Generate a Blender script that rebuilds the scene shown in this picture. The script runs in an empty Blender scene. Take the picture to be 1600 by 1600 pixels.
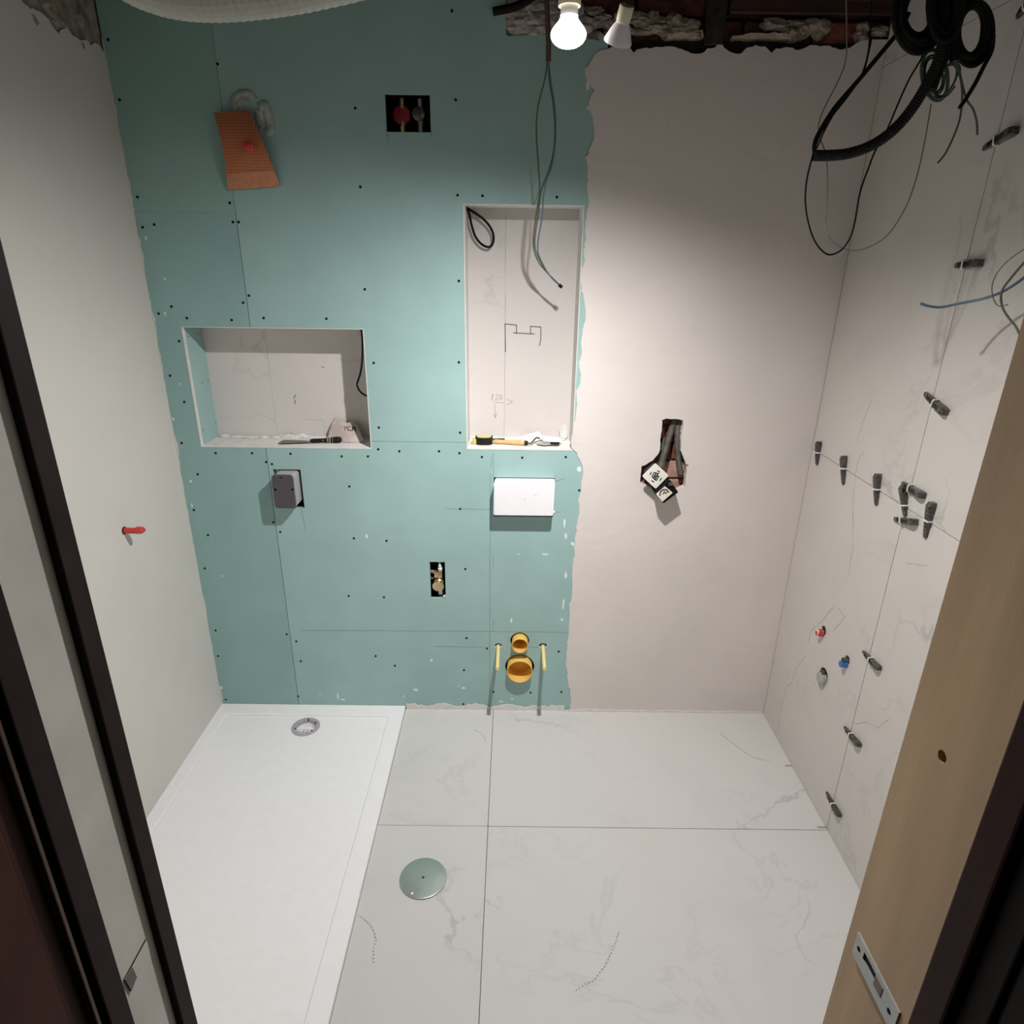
import bpy, bmesh, math, random
from mathutils import Vector, Matrix, noise
from mathutils.geometry import tessellate_polygon
S = bpy.context.scene
COL = S.collection
PI = math.pi
rnd = random.Random(7)

# ------------------------------------------------------------------ camera, world, light, exposure
CAM = Vector((1.2536, -2.3464, 1.8409)); PITCH, YAW, ROLL, F = .37003, .0016, -.01279, 1016.53
_f = Vector((math.sin(YAW)*math.cos(PITCH), math.cos(YAW)*math.cos(PITCH), -math.sin(PITCH)))
_r = Vector((math.cos(YAW), -math.sin(YAW), 0)); _d = _f.cross(_r)
CR = _r*math.cos(ROLL) + _d*math.sin(ROLL); CD = _d*math.cos(ROLL) - _r*math.sin(ROLL); CF = _f
cd = bpy.data.cameras.new('camera'); cam = bpy.data.objects.new('camera', cd); COL.objects.link(cam)
cd.sensor_width = 36; cd.lens = F/1600*36; cd.clip_start = .02
mw = Matrix((CR, -CD, -CF)).transposed().to_4x4(); mw.translation = CAM; cam.matrix_world = mw
S.camera = cam
w = bpy.data.worlds.new('world'); S.world = w; w.use_nodes = True
w.node_tree.nodes['Background'].inputs[0].default_value = (.75, .8, .85, 1)
w.node_tree.nodes['Background'].inputs[1].default_value = .022
SPOT_AT = Vector((1.438, -.875, 2.225)); BULB_AT = Vector((1.352, -.86, 2.25))
SPOT_W = 143.0; BULB_E = 12.5
S.view_settings.view_transform = 'Standard'; S.view_settings.look = 'None'
S.view_settings.exposure = 0.0; S.view_settings.gamma = 1.0; S.view_settings.use_curve_mapping = False

def at(u, v, axis, val):
    """point where the sight line of photo pixel (u,v) meets the plane axis=val (axis 0 x, 1 y, 2 z)"""
    d = CR*((u-800)/F) + CD*((v-800)/F) + CF
    t = (val-CAM[axis])/d[axis]
    return CAM + d*t
def WY(u, v, y=0): return at(u, v, 1, y)
def FZ(u, v, z=0): return at(u, v, 2, z)
def SX(u, v, x): return at(u, v, 0, x)

# ------------------------------------------------------------------ materials
MATS = {}
def nodes(name):
    m = bpy.data.materials.new(name); m.use_nodes = True
    nt = m.node_tree; b = nt.nodes['Principled BSDF']
    return m, nt, b
def N(nt, t, **k):
    n = nt.nodes.new(t)
    for a, v in k.items(): setattr(n, a, v)
    return n
def coords(nt, scale=(1,1,1), tex='Object'):
    tc = N(nt, 'ShaderNodeTexCoord'); mp = N(nt, 'ShaderNodeMapping'); mp.inputs['Scale'].default_value = scale
    nt.links.new(tc.outputs[tex], mp.inputs[0]); return mp.outputs[0]
def plain(name, col, rough=.6, metal=0., var=.06, nscale=30., bump=.0, bscale=80., spec=.5, stretch=(1,1,1), dark=None):
    m, nt, b = nodes(name)
    b.inputs['Roughness'].default_value = rough; b.inputs['Metallic'].default_value = metal
    b.inputs['Specular IOR Level'].default_value = spec
    c = coords(nt, stretch)
    n = N(nt, 'ShaderNodeTexNoise'); n.inputs['Scale'].default_value = nscale; n.inputs['Detail'].default_value = 5
    nt.links.new(c, n.inputs['Vector'])
    r = N(nt, 'ShaderNodeValToRGB'); e = r.color_ramp.elements
    d = dark or tuple(x*(1-var*2) for x in col); l = tuple(min(1, x*(1+var)) for x in col)
    e[0].position = .3; e[0].color = (*d, 1); e[1].position = .7; e[1].color = (*l, 1)
    nt.links.new(n.outputs['Fac'], r.inputs[0]); nt.links.new(r.outputs[0], b.inputs['Base Color'])
    if bump:
        n2 = N(nt, 'ShaderNodeTexNoise'); n2.inputs['Scale'].default_value = bscale; n2.inputs['Detail'].default_value = 6
        nt.links.new(c, n2.inputs['Vector'])
        bp = N(nt, 'ShaderNodeBump'); bp.inputs['Strength'].default_value = bump; bp.inputs['Distance'].default_value = .004
        nt.links.new(n2.outputs['Fac'], bp.inputs['Height']); nt.links.new(bp.outputs[0], b.inputs['Normal'])
    MATS[name] = m; return m
def marble(name, base=(.65,.64,.625), vein=(.34,.33,.315), seed=0., rough=.42, amt=.42):
    m, nt, b = nodes(name); L = nt.links
    b.inputs['Roughness'].default_value = rough; b.inputs['Specular IOR Level'].default_value = .35
    tc = N(nt, 'ShaderNodeTexCoord'); mp = N(nt, 'ShaderNodeMapping'); L.new(tc.outputs['Object'], mp.inputs[0])
    mp.inputs['Location'].default_value = (seed*1.7, seed*3.1, seed*2.3)
    c = mp.outputs[0]
    def noisetex(sc, det=4, ro=.55, dist=0.):
        n = N(nt, 'ShaderNodeTexNoise'); n.inputs['Scale'].default_value = sc; n.inputs['Detail'].default_value = det
        n.inputs['Roughness'].default_value = ro; n.inputs['Distortion'].default_value = dist; L.new(c, n.inputs['Vector']); return n.outputs['Fac']
    def ridge(fac, wd):
        a = N(nt, 'ShaderNodeMath', operation='SUBTRACT'); L.new(fac, a.inputs[0]); a.inputs[1].default_value = .5
        a2 = N(nt, 'ShaderNodeMath', operation='ABSOLUTE'); L.new(a.outputs[0], a2.inputs[0])
        r = N(nt, 'ShaderNodeMapRange'); r.inputs[1].default_value = 0; r.inputs[2].default_value = wd
        r.inputs[3].default_value = 1; r.inputs[4].default_value = 0; r.interpolation_type = 'SMOOTHSTEP'
        L.new(a2.outputs[0], r.inputs[0]); return r.outputs[0]
    def mask(fac, lo, hi):
        r = N(nt, 'ShaderNodeMapRange'); r.inputs[1].default_value = lo; r.inputs[2].default_value = hi; L.new(fac, r.inputs[0]); return r.outputs[0]
    def mul(a, b_):
        x = N(nt, 'ShaderNodeMath', operation='MULTIPLY'); L.new(a, x.inputs[0])
        if isinstance(b_, float): x.inputs[1].default_value = b_
        else: L.new(b_, x.inputs[1])
        return x.outputs[0]
    def add(a, b_):
        x = N(nt, 'ShaderNodeMath', operation='ADD'); x.use_clamp = True; L.new(a, x.inputs[0]); L.new(b_, x.inputs[1]); return x.outputs[0]
    v1 = mul(ridge(noisetex(1.25, 6, .52, .35), .008), mask(noisetex(2.1, 2), .5, .62))
    v2 = mul(mul(ridge(noisetex(2.7, 5, .6, .6), .022), mask(noisetex(1.7, 2), .5, .64)), .38)
    cl = mul(mask(noisetex(2.4, 6, .6, .8), .5, .8), .32)
    tot = mul(add(add(v1, v2), cl), amt)
    mx = N(nt, 'ShaderNodeMix', data_type='RGBA'); L.new(tot, mx.inputs[0])
    mx.inputs[6].default_value = (*base, 1); mx.inputs[7].default_value = (*vein, 1)
    L.new(mx.outputs[2], b.inputs['Base Color'])
    MATS[name] = m; return m
def plaster(name, col, dark, strength=.25):
    m, nt, b = nodes(name); L = nt.links
    b.inputs['Roughness'].default_value = .85; b.inputs['Specular IOR Level'].default_value = .2
    tc = N(nt, 'ShaderNodeTexCoord')
    def nz(sc, st, det=5, dist=0.):
        mp = N(nt, 'ShaderNodeMapping'); mp.inputs['Scale'].default_value = st; mp.inputs['Rotation'].default_value = (0, .25, 0)
        L.new(tc.outputs['Object'], mp.inputs[0])
        n = N(nt, 'ShaderNodeTexNoise'); n.inputs['Scale'].default_value = sc; n.inputs['Detail'].default_value = det; n.inputs['Distortion'].default_value = dist
        L.new(mp.outputs[0], n.inputs['Vector']); return n.outputs['Fac']
    r = N(nt, 'ShaderNodeValToRGB'); e = r.color_ramp.elements
    e[0].position = .32; e[0].color = (*dark, 1); e[1].position = .62; e[1].color = (*col, 1)
    L.new(nz(2.2, (1,1,1), 6), r.inputs[0]); L.new(r.outputs[0], b.inputs['Base Color'])
    ad = N(nt, 'ShaderNodeMath', operation='ADD'); L.new(nz(7, (1,1,4.5), 5, 1.2), ad.inputs[0]); L.new(nz(90, (1,1,1), 3), ad.inputs[1])
    m2 = N(nt, 'ShaderNodeMath', operation='MULTIPLY_ADD'); L.new(nz(90, (1,1,1), 3), m2.inputs[0]); m2.inputs[1].default_value = .12
    L.new(nz(5, (1,1,1.4), 6, 1.8), m2.inputs[2])
    bp = N(nt, 'ShaderNodeBump'); bp.inputs['Strength'].default_value = strength; bp.inputs['Distance'].default_value = .012
    L.new(m2.outputs[0], bp.inputs['Height']); L.new(bp.outputs[0], b.inputs['Normal'])
    MATS[name] = m; return m
def emit(name, col, e):
    m, nt, b = nodes(name); b.inputs['Base Color'].default_value = (1,1,1,1)
    b.inputs['Emission Color'].default_value = (*col, 1); b.inputs['Emission Strength'].default_value = e
    MATS[name] = m; return m
def clear(name, col, alpha):
    m = plain(name, col, .3); m.node_tree.nodes['Principled BSDF'].inputs['Alpha'].default_value = alpha; return m

teal = (.345, .51, .50)
M_board = plain('drywall_face', teal, .8, var=.03, nscale=6, bump=.06, bscale=160, spec=.2)
M_board2 = plain('drywall_face_darker', (.29,.455,.445), .8, var=.03, nscale=5, bump=.06, bscale=160, spec=.2)
M_board3 = plain('drywall_face_top', (.295,.47,.435), .8, var=.03, nscale=5, bump=.06, bscale=160, spec=.2)
M_gyps = plain('gypsum_white', (.74,.73,.70), .85, var=.05, bump=.1)
M_plas = plaster('fresh_plaster', (.735,.68,.655), (.68,.63,.605), .2)
M_left = plaster('smooth_plaster', (.66,.64,.60), (.625,.605,.565), .14)
M_rough = plain('rough_render', (.33,.29,.245), .95, var=.3, nscale=18, bump=.9, bscale=40)
M_mort = plain('old_mortar', (.34,.29,.24), .95, var=.25, nscale=25, bump=.9, bscale=50)
M_mort2 = plain('pale_mortar', (.62,.54,.42), .95, var=.2, nscale=25, bump=.9, bscale=50)
M_bricku = plain('brick_dark', (.13,.045,.035), .9, var=.3, nscale=25, bump=.7, bscale=60)  # darker red for the brick courses above the plaster
M_brick = plain('brick_red', (.34,.115,.075), .9, var=.3, nscale=25, bump=.7, bscale=60)
M_brick_p = plain('brick_pale', (.56,.32,.25), .9, var=.2, nscale=25, bump=.6, bscale=60)
M_wood_d = plain('dark_wood', (.045,.016,.012), .6, var=.3, nscale=8, bump=.3, stretch=(1,12,12))
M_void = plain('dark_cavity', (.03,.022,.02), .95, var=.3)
M_tile = [marble('marble_tile_%d' % i, seed=i*2.13+.7) for i in range(8)]
M_niche = [marble('niche_tile_%d' % i, base=(.69,.65,.63), seed=i*3.3+9, amt=.3, rough=.3) for i in range(3)]
M_rt = [marble('wall_tile_%d' % i, base=(.66,.615,.58), vein=(.26,.24,.23), seed=i*2.9+20.4, amt=.36, rough=.42) for i in range(6)]
M_joint = plain('joint_adhesive', (.30,.28,.26), .95, var=.2)
M_acr = plain('white_acrylic', (.94,.925,.945), .38, var=.01)
M_white = plain('white_plastic', (.90,.89,.93), .35, var=.01)
M_cream = plain('cream_ceramic', (.72,.66,.50), .4, var=.04)
M_wlamp = plain('white_lamp_shell', (.86,.83,.9), .4, var=.01)
M_grey = plain('grey_plastic', (.078,.070,.082), .5, var=.04)
M_greyl = plain('light_grey_plastic', (.45,.42,.45), .5, var=.04)
M_black = plain('black_rubber', (.006,.006,.006), .6, var=.2, spec=.15)
M_blk2 = plain('dark_cable', (.014,.013,.011), .6, var=.2, spec=.2)
M_green = plain('green_wire', (.05,.09,.065), .5, var=.1)
M_ygr = plain('olive_wire', (.10,.11,.055), .5, var=.1)
M_blue = plain('blue_wire', (.10,.17,.26), .5, var=.1)
M_greyw = plain('grey_wire', (.17,.16,.145), .5, var=.1)
M_yel = plain('yellow_plastic', (.95,.61,.16), .45, var=.03)
M_yel2 = plain('pale_yellow_sleeve', (.88,.73,.32), .45, var=.03)
M_yin = plain('yellow_inside', (.80,.43,.06), .55, var=.03)
M_brass = plain('brass', (.66,.52,.30), .3, metal=.85, var=.1)
M_steel = plain('steel', (.62,.62,.60), .3, metal=.9, var=.05, nscale=60)
M_zinc = plain('zinc_plate', (.42,.43,.42), .45, metal=.85, var=.05, nscale=60)
M_dsteel = plain('dark_steel', (.16,.15,.14), .32, metal=.7, var=.15)
M_disc = plain('brushed_cover', (.50,.55,.52), .32, metal=.75, var=.03)
M_red = plain('red_plastic', (.62,.045,.04), .4, var=.05)
M_redk = plain('red_knob', (.34,.012,.02), .45, var=.05)
M_bluep = plain('blue_plastic', (.03,.17,.48), .4, var=.05)
M_wedge = plain('smoked_plastic', (.07,.06,.055), .16, var=.5, bump=.5, bscale=45, nscale=120, spec=.8)
M_clip = plain('white_clip', (.80,.77,.74), .5, var=.03)
M_pine = plain('light_wood', (.60,.41,.245), .6, var=.10, nscale=3, bump=.05, stretch=(9,9,1), dark=(.52,.345,.205))
M_maho = plain('mahogany_frame', (.038,.010,.008), .6, spec=.15, var=.3, nscale=6, stretch=(8,8,1))
M_maho2 = plain('mahogany_highlight', (.075,.04,.03), .5, var=.2, nscale=6, stretch=(8,8,1))  # lighter brown, colour of the highlight drawn on the door edge
M_door = plain('brown_door', (.045,.011,.007), .6, spec=.2, var=.25, nscale=5, stretch=(6,6,1))
M_mdark = plain('dark_frame_strip', (.016,.008,.008), .6, spec=.15, var=.2)
M_jamb = plain('grey_jamb', (.58,.565,.52), .8, var=.14, nscale=4, bump=.1, bscale=20)
M_graph = plain('graphite', (.10,.10,.11), .8)
M_pencil = plain('pencil_line', (.17,.25,.26), .8)
M_orange = plain('orange_mat', (.52,.165,.06), .7, var=.1, nscale=60)
M_oranl = plain('orange_mat_pale', (.55,.23,.11), .7, var=.08, nscale=60)
M_seal = plain('sealant', (.45,.50,.46), .6, var=.2)
M_sachet = plain('translucent_sachet', (.56,.47,.44), .35, var=.1)
M_paper = plain('white_paper', (.84,.82,.80), .8, var=.03)
M_hand = plain('beech_handle', (.78,.47,.20), .5, var=.12, stretch=(1,8,8))
M_duct = plain('white_duct', (.40,.40,.36), .5, var=.05)
M_foil = plain('dusty_film', (.42,.38,.345), .45, var=.25, nscale=20, bump=.9, bscale=30)
M_brown = plain('brown_conduit', (.09,.055,.04), .5, var=.15)
M_bulb = emit('lit_bulb', (1, .94, .84), BULB_E)
M_lens = emit('lit_lens', (1, .95, .88), 6.)

# orange mat: printed grid
def grid_mat():
    m, nt, b = nodes('orange_grid'); L = nt.links; b.inputs['Roughness'].default_value = .7
    c = coords(nt, (1,1,1)); ch = N(nt, 'ShaderNodeTexBrick'); ch.offset = 0
    mp = N(nt, 'ShaderNodeMapping'); mp.inputs['Rotation'].default_value = (PI/2, 0, 0); L.new(c, mp.inputs[0]); L.new(mp.outputs[0], ch.inputs['Vector'])
    ch.inputs['Scale'].default_value = 1; ch.inputs['Brick Width'].default_value = .0085; ch.inputs['Row Height'].default_value = .0085
    ch.inputs['Mortar Size'].default_value = .0016; ch.inputs['Mortar Smooth'].default_value = .3
    ch.inputs['Color1'].default_value = (.36,.10,.04,1); ch.inputs['Color2'].default_value = (.40,.115,.045,1); ch.inputs['Mortar'].default_value = (.50,.18,.08,1)
    L.new(ch.outputs['Color'], b.inputs['Base Color']); return m
M_ogrid = grid_mat()

# ------------------------------------------------------------------ object helpers
def tag(o, label=None, cat=None, group=None, kind=None):
    if label: o['label'] = label
    if cat: o['category'] = cat
    if group: o['group'] = group
    if kind: o['kind'] = kind
    return o
def thing(name, label, cat, loc, group=None):
    o = bpy.data.objects.new(name, None); COL.objects.link(o); o.location = Vector(loc); o.empty_display_size = .02
    return tag(o, label, cat, group)
def wloc(o):
    v = Vector((0,0,0))
    while o is not None: v += o.location; o = o.parent
    return v
def mk(name, geo, mat, parent=None, origin=None, smooth=False):
    """geo = (verts in world space, faces); one mesh object"""
    V, Fc = geo
    V = [Vector(v) for v in V]
    if origin is None:
        origin = Vector((0,0,0)) if parent is None else wloc(parent)
    origin = Vector(origin)
    me = bpy.data.meshes.new(name); me.from_pydata([v-origin for v in V], [], Fc); me.validate(); me.update()
    bm = bmesh.new(); bm.from_mesh(me); bmesh.ops.recalc_face_normals(bm, faces=bm.faces); bm.to_mesh(me); bm.free()
    if smooth:
        for p in me.polygons: p.use_smooth = True
        if hasattr(me, 'set_sharp_from_angle'): me.set_sharp_from_angle(angle=math.radians(42))
    if isinstance(mat, list):
        for x in mat: me.materials.append(x)
    else: me.materials.append(mat)
    o = bpy.data.objects.new(name, me); COL.objects.link(o)
    if parent is not None: o.parent = parent; o.location = origin - wloc(parent)
    else: o.location = origin
    return o
def join(*gs):
    V, Fc = [], []
    for v, f in gs:
        k = len(V); V += list(v); Fc += [tuple(i+k for i in t) for t in f]
    return V, Fc
def box(x0, x1, y0, y1, z0, z1, bev=0., seg=2, mat=None):
    bm = bmesh.new(); bmesh.ops.create_cube(bm, size=1)
    for v in bm.verts: v.co = Vector(((x0+x1)/2+v.co.x*(x1-x0), (y0+y1)/2+v.co.y*(y1-y0), (z0+z1)/2+v.co.z*(z1-z0)))
    if bev: bmesh.ops.bevel(bm, geom=bm.edges[:], offset=bev, segments=seg, profile=.5, affect='EDGES')
    return bm2geo(bm, mat)
def bm2geo(bm, mat=None):
    bm.verts.index_update()
    V = [(mat @ v.co if mat else v.co.copy()) for v in bm.verts]; Fc = [tuple(v.index for v in f.verts) for f in bm.faces]; bm.free(); return V, Fc
def xf(geo, M): return [M @ Vector(v) for v in geo[0]], geo[1]
def frame(p, ax):
    """matrix placing local z along ax at p"""
    ax = Vector(ax).normalized(); M = ax.to_track_quat('Z', 'Y').to_matrix().to_4x4(); M.translation = Vector(p); return M
def lathe(prof, p, ax, n=24):
    """prof = [(r, t)] along the axis ax from p; ends closed when r=0"""
    M = frame(p, ax); V, Fc = [], []
    rings = []
    for r, t in prof:
        if r < 1e-6: rings.append([len(V)]); V.append(M @ Vector((0,0,t)))
        else:
            rings.append(list(range(len(V), len(V)+n)))
            for i in range(n):
                a = 2*PI*i/n; V.append(M @ Vector((r*math.cos(a), r*math.sin(a), t)))
    for A, B in zip(rings, rings[1:]):
        for i in range(n):
            j = (i+1) % n
            if len(A) == 1 and len(B) == 1: continue
            if len(A) == 1: Fc.append((A[0], B[i], B[j]))
            elif len(B) == 1: Fc.append((A[i], A[j], B[0]))
            else: Fc.append((A[i], A[j], B[j], B[i]))
    return V, Fc
def cyl(p, q, r, r2=None, n=20, bev=0):
    p, q = Vector(p), Vector(q); L = (q-p).length; r2 = r if r2 is None else r2
    return lathe([(0,0),(r-bev,0),(r,bev),(r2,L-bev),(r2-bev,L),(0,L)] if bev else [(0,0),(r,0),(r2,L),(0,L)], p, q-p, n)
def smoothpath(pts, sub=6, closed=False):
    pts = [Vector(p) for p in pts]; n = len(pts); out = []
    rng = range(n if closed else n-1)
    for i in rng:
        p0 = pts[(i-1) % n] if closed or i > 0 else pts[0]*2-pts[1]; p1 = pts[i]; p2 = pts[(i+1) % n]
        p3 = pts[(i+2) % n] if closed or i+2 < n else p2*2-p1
        for k in range(sub):
            t = k/sub; out.append(.5*((2*p1)+(p2-p0)*t+(2*p0-5*p1+4*p2-p3)*t*t+(3*p1-p0-3*p2+p3)*t**3))
    if not closed: out.append(pts[-1])
    return out
def tube(pts, r, n=8, closed=False, sub=6, rfun=None, raw=False):
    P = pts if raw else smoothpath(pts, sub, closed); m = len(P); V, Fc = [], []
    up = None
    for i, p in enumerate(P):
        a = P[(i-1) % m] if (closed or i) else p; b = P[(i+1) % m] if (closed or i < m-1) else p
        t = (b-a).normalized() if (b-a).length > 1e-9 else Vector((0,0,1))
        if up is None: up = Vector((0,1,0)) if abs(t.y) < .9 else Vector((1,0,0))
        u = (up - t*up.dot(t)).normalized(); up = u; v = t.cross(u)
        rr = rfun(i) if rfun else r
        for k in range(n):
            c = 2*PI*k/n; V.append(p+u*(rr*math.cos(c))+v*(rr*math.sin(c)))
    for i in range(m if closed else m-1):
        for k in range(n):
            j = (i+1) % m; l = (k+1) % n; Fc.append((i*n+k, i*n+l, j*n+l, j*n+k))
    if not closed: Fc.append(tuple(range(n))[::-1]); Fc.append(tuple(range((m-1)*n, m*n)))
    return V, Fc
def prism(outer, holes, plane, a0, a1):
    """polygon (2D) with holes extruded between a0 and a1 along the third axis. plane 'xz','yz','xy'"""
    loops = [outer]+list(holes); P = [p for l in loops for p in l]
    def P3(p, a): return {'xz': (p[0], a, p[1]), 'yz': (a, p[0], p[1]), 'xy': (p[0], p[1], a)}[plane]
    tri = tessellate_polygon([[Vector((p[0], p[1], 0)) for p in l] for l in loops])
    n = len(P); V = [P3(p, a0) for p in P]+[P3(p, a1) for p in P]
    Fc = [tuple(t) for t in tri]+[tuple(i+n for i in reversed(t)) for t in tri]
    k = 0
    for l in loops:
        m = len(l)
        for i in range(m):
            j = (i+1) % m; Fc.append((k+i, k+j, n+k+j, n+k+i))
        k += m
    return V, Fc
def circ(cx, cy, r, n=28, ry=None): return [(cx+r*math.cos(2*PI*i/n), cy+(ry or r)*math.sin(2*PI*i/n)) for i in range(n)]
def rect(x0, x1, z0, z1): return [(x0,z0),(x1,z0),(x1,z1),(x0,z1)]
def ragged(p, q, step=.012, amp=.004, seed=0):
    """broken line from p to q (p kept, q left out)"""
    p, q = Vector(p), Vector(q); L = (q-p).length; n = max(1, int(L/step)); t = (q-p)/L; nn = Vector((-t.y, t.x)); out = [tuple(p)]
    for i in range(1, n):
        s = i/n*L; pt = p+t*s
        a = noise.noise(Vector((pt.x*22+seed, pt.y*22, seed)))*2+noise.noise(Vector((pt.x*80+seed, pt.y*80, seed+3)))*.9
        out.append(tuple(pt+nn*(a*amp)))
    return out
def raggedpoly(pts, step=.012, amp=.004, seed=0, skip=()):
    out = []
    for i in range(len(pts)):
        a, b = pts[i], pts[(i+1) % len(pts)]
        out += [tuple(a)] if i in skip else ragged(a, b, step, amp, seed)
    return out
def blob(name, c, s, mat, parent=None, seed=0, amp=.35, sub=3):
    bm = bmesh.new(); bmesh.ops.create_icosphere(bm, subdivisions=sub, radius=1)
    for v in bm.verts:
        k = 1+amp*(noise.noise(v.co*1.7+Vector((seed,0,0)))+.6*noise.noise(v.co*4.5+Vector((seed,5,0)))+.4*noise.noise(v.co*9+Vector((seed,7,0))))
        v.co = Vector((c[0]+v.co.x*s[0]*k, c[1]+v.co.y*s[1]*k, c[2]+v.co.z*s[2]*k))
    g = bm2geo(bm)
    return g if name is None else mk(name, g, mat, parent)
def stroke(pts, wdt, y, th=.0004):
    """a drawn line on the plane y=const as a hair-thin ribbon, pts are (x,z)"""
    gs = []
    for a, b in zip(pts, pts[1:]):
        a, b = Vector(a), Vector(b); t = (b-a)
        if t.length < 1e-6: continue
        t.normalize(); n = Vector((-t.y, t.x))*wdt/2; a = a-t*wdt*.3; b = b+t*wdt*.3
        gs.append(prism([tuple(a-n), tuple(b-n), tuple(b+n), tuple(a+n)], [], 'xz', y-th, y-.00002))
    return join(*gs)
def pz(u, v, y=0): p = WY(u, v, y); return (p.x, p.z)
def spx(L, y=0): return [pz(u, v, y) for u, v in L]

# ------------------------------------------------------------------ the room shell
W = 2.37; TOP = 2.62; YF = -1.8105   # inner width, ceiling height, inner face of the door wall
ND = .148                            # niche depth
# floor
fl = mk('floor', box(-.1, W+.1, -3.3, .3, -.12, -.06), M_joint); tag(fl, kind='structure')
XJ, YJ = 1.1865, -.6295
TR_Y1 = -1.80
def tile(name_geo, mat, par): return mk('tile', name_geo, mat, par)
drc = (.988, -.838)
tile(box(.8035, XJ-.0010, YJ+.0010, -.001, -.012, 0, .0006, 1), M_tile[0], fl)
tile(box(XJ+.0010, W-.0004, YJ+.0010, -.001, -.012, 0, .0006, 1), M_tile[1], fl)
tile(prism(rect(.8035, XJ-.0010, YF+.002, YJ-.0010), [circ(drc[0], drc[1], .062, 32)], 'xy', -.012, 0), M_tile[2], fl)
tile(box(XJ+.0010, W-.0004, YF+.002, YJ-.0010, -.012, 0, .0006, 1), M_tile[3], fl)
mk('adhesive_bed', prism(rect(.803, W, YF, 0), [circ(drc[0], drc[1], .06, 32)], 'xy', -.06, -.0125), M_joint, fl)
hf = mk('floor_hallway', box(-.1, W+.1, -3.3, YF-.12, -.06, 0), M_wood_d); tag(hf, kind='structure')
# ceiling with joists
ce = mk('ceiling', box(-.1, W+.1, -1.93, .3, TOP, TOP+.05), M_void); tag(ce, kind='structure')
for i in range(5):
    mk('joist', box(.02+i*.55, .10+i*.55, -1.80, .02, TOP-.055, TOP, .004, 1), M_wood_d, ce)
# left wall
lw = mk('wall_left', box(-.12, 0, -1.93, .3, -.12, 2.36), M_left); tag(lw, kind='structure')
# broken upper edge of the left wall : plaster skin cut away over darker render
lk = mk('rough_masonry', box(-.12, -.006, -1.93, .3, 2.36, TOP), M_rough, lw)
ep = [(161,80),(155,70),(148,66),(143,72),(135,62),(122,60),(110,50),(104,40),(96,46),(92,52),(84,44),(76,30),(68,22),(56,16),(48,14),(38,6),(31,-2),(16,-30)]
top = [(SX(u, v, 0).y, SX(u, v, 0).z) for u, v in ep]
poly = [(-1.93,2.36),(0,2.36),(0,top[0][1])]
for a, b in zip(top, top[1:]): poly += ragged(a, b, .008, .003, 3)
poly += [top[-1], (top[-1][0]-.05, TOP), (-1.93, TOP)]
mk('plaster_skin', prism(poly, [], 'yz', -.006, 0), M_left, lw)
for c, s in (((-.003,-.20,2.535),(.006,.03,.016)), ((-.003,-.12,2.52),(.006,.022,.014)), ((-.003,-.265,2.50),(.004,.012,.02))):
    pass
g = []
for u, v, a_, b_ in ((82,6,.03,.02),(92,30,.04,.022),(100,38,.03,.016),(70,8,.02,.01),(125,30,.02,.02)):
    q = SX(u, v, -.004); g.append(blob(None, (-.005, q.y, q.z), (.005, a_, b_), None, seed=u, amp=.5))
mk('mortar_lumps', join(*g), M_mort, lw)['kind'] = 'stuff'
for pts in ([(49,22),(53,23),(61,36),(58,40),(53,33)], [(127,66),(131,69),(133,78),(129,74)]):
    q = [SX(u, v, .0) for u, v in pts]
    mk('plaster_gouge', prism([(p.y, p.z) for p in q], [], 'yz', .0, .0012), M_rough, lw)
# scratch on the left wall
q0, q1 = SX(25, 475, 0), SX(34, 517, 0)
mk('scratch', prism([(q0.y-.001,q0.z),(q0.y+.001,q0.z),(q1.y+.002,q1.z),(q1.y-.002,q1.z)], [], 'yz', 0, .0005), M_pencil, lw)
# right wall
rw = mk('wall_right', box(W+.03, W+.15, -1.93, .3, -.12, TOP), M_joint); tag(rw, kind='structure')
HZ = 1.2
ydiv = [-.003, -.6235, -1.2265, -1.8085]; zdiv = [-.006, HZ, 2.402, TOP]
capR = [SX(1287, 985, W), SX(1324, 1031, W), SX(1287, 1056, W)]
k = 0
for zi in range(3):
    for yi in range(3):
        y0, y1 = ydiv[yi+1]+.0012, ydiv[yi]-.0012; z0, z1 = zdiv[zi]+.001, zdiv[zi+1]-.001
        hl = []
        if zi == 0 and yi == 0:
            hl = [circ(capR[0].y, capR[0].z, .017, 20), circ(capR[1].y, capR[1].z, .015, 20), circ(capR[2].y, capR[2].z, .03, 24)]
        if hl: tile(prism(rect(y0, y1, z0, z1), hl, 'yz', W, W+.01), M_rt[k % 6], rw)
        else: tile(box(W, W+.01, y0, y1, z0, z1, .0005, 1), M_rt[k % 6], rw)
        k += 1
mk('adhesive_bed', prism(rect(-1.81, 0, 0, TOP), [circ(p.y, p.z, r, 20) for p, r in zip(capR, (.017,.015,.03))], 'yz', W+.0105, W+.03), M_joint, rw)
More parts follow.
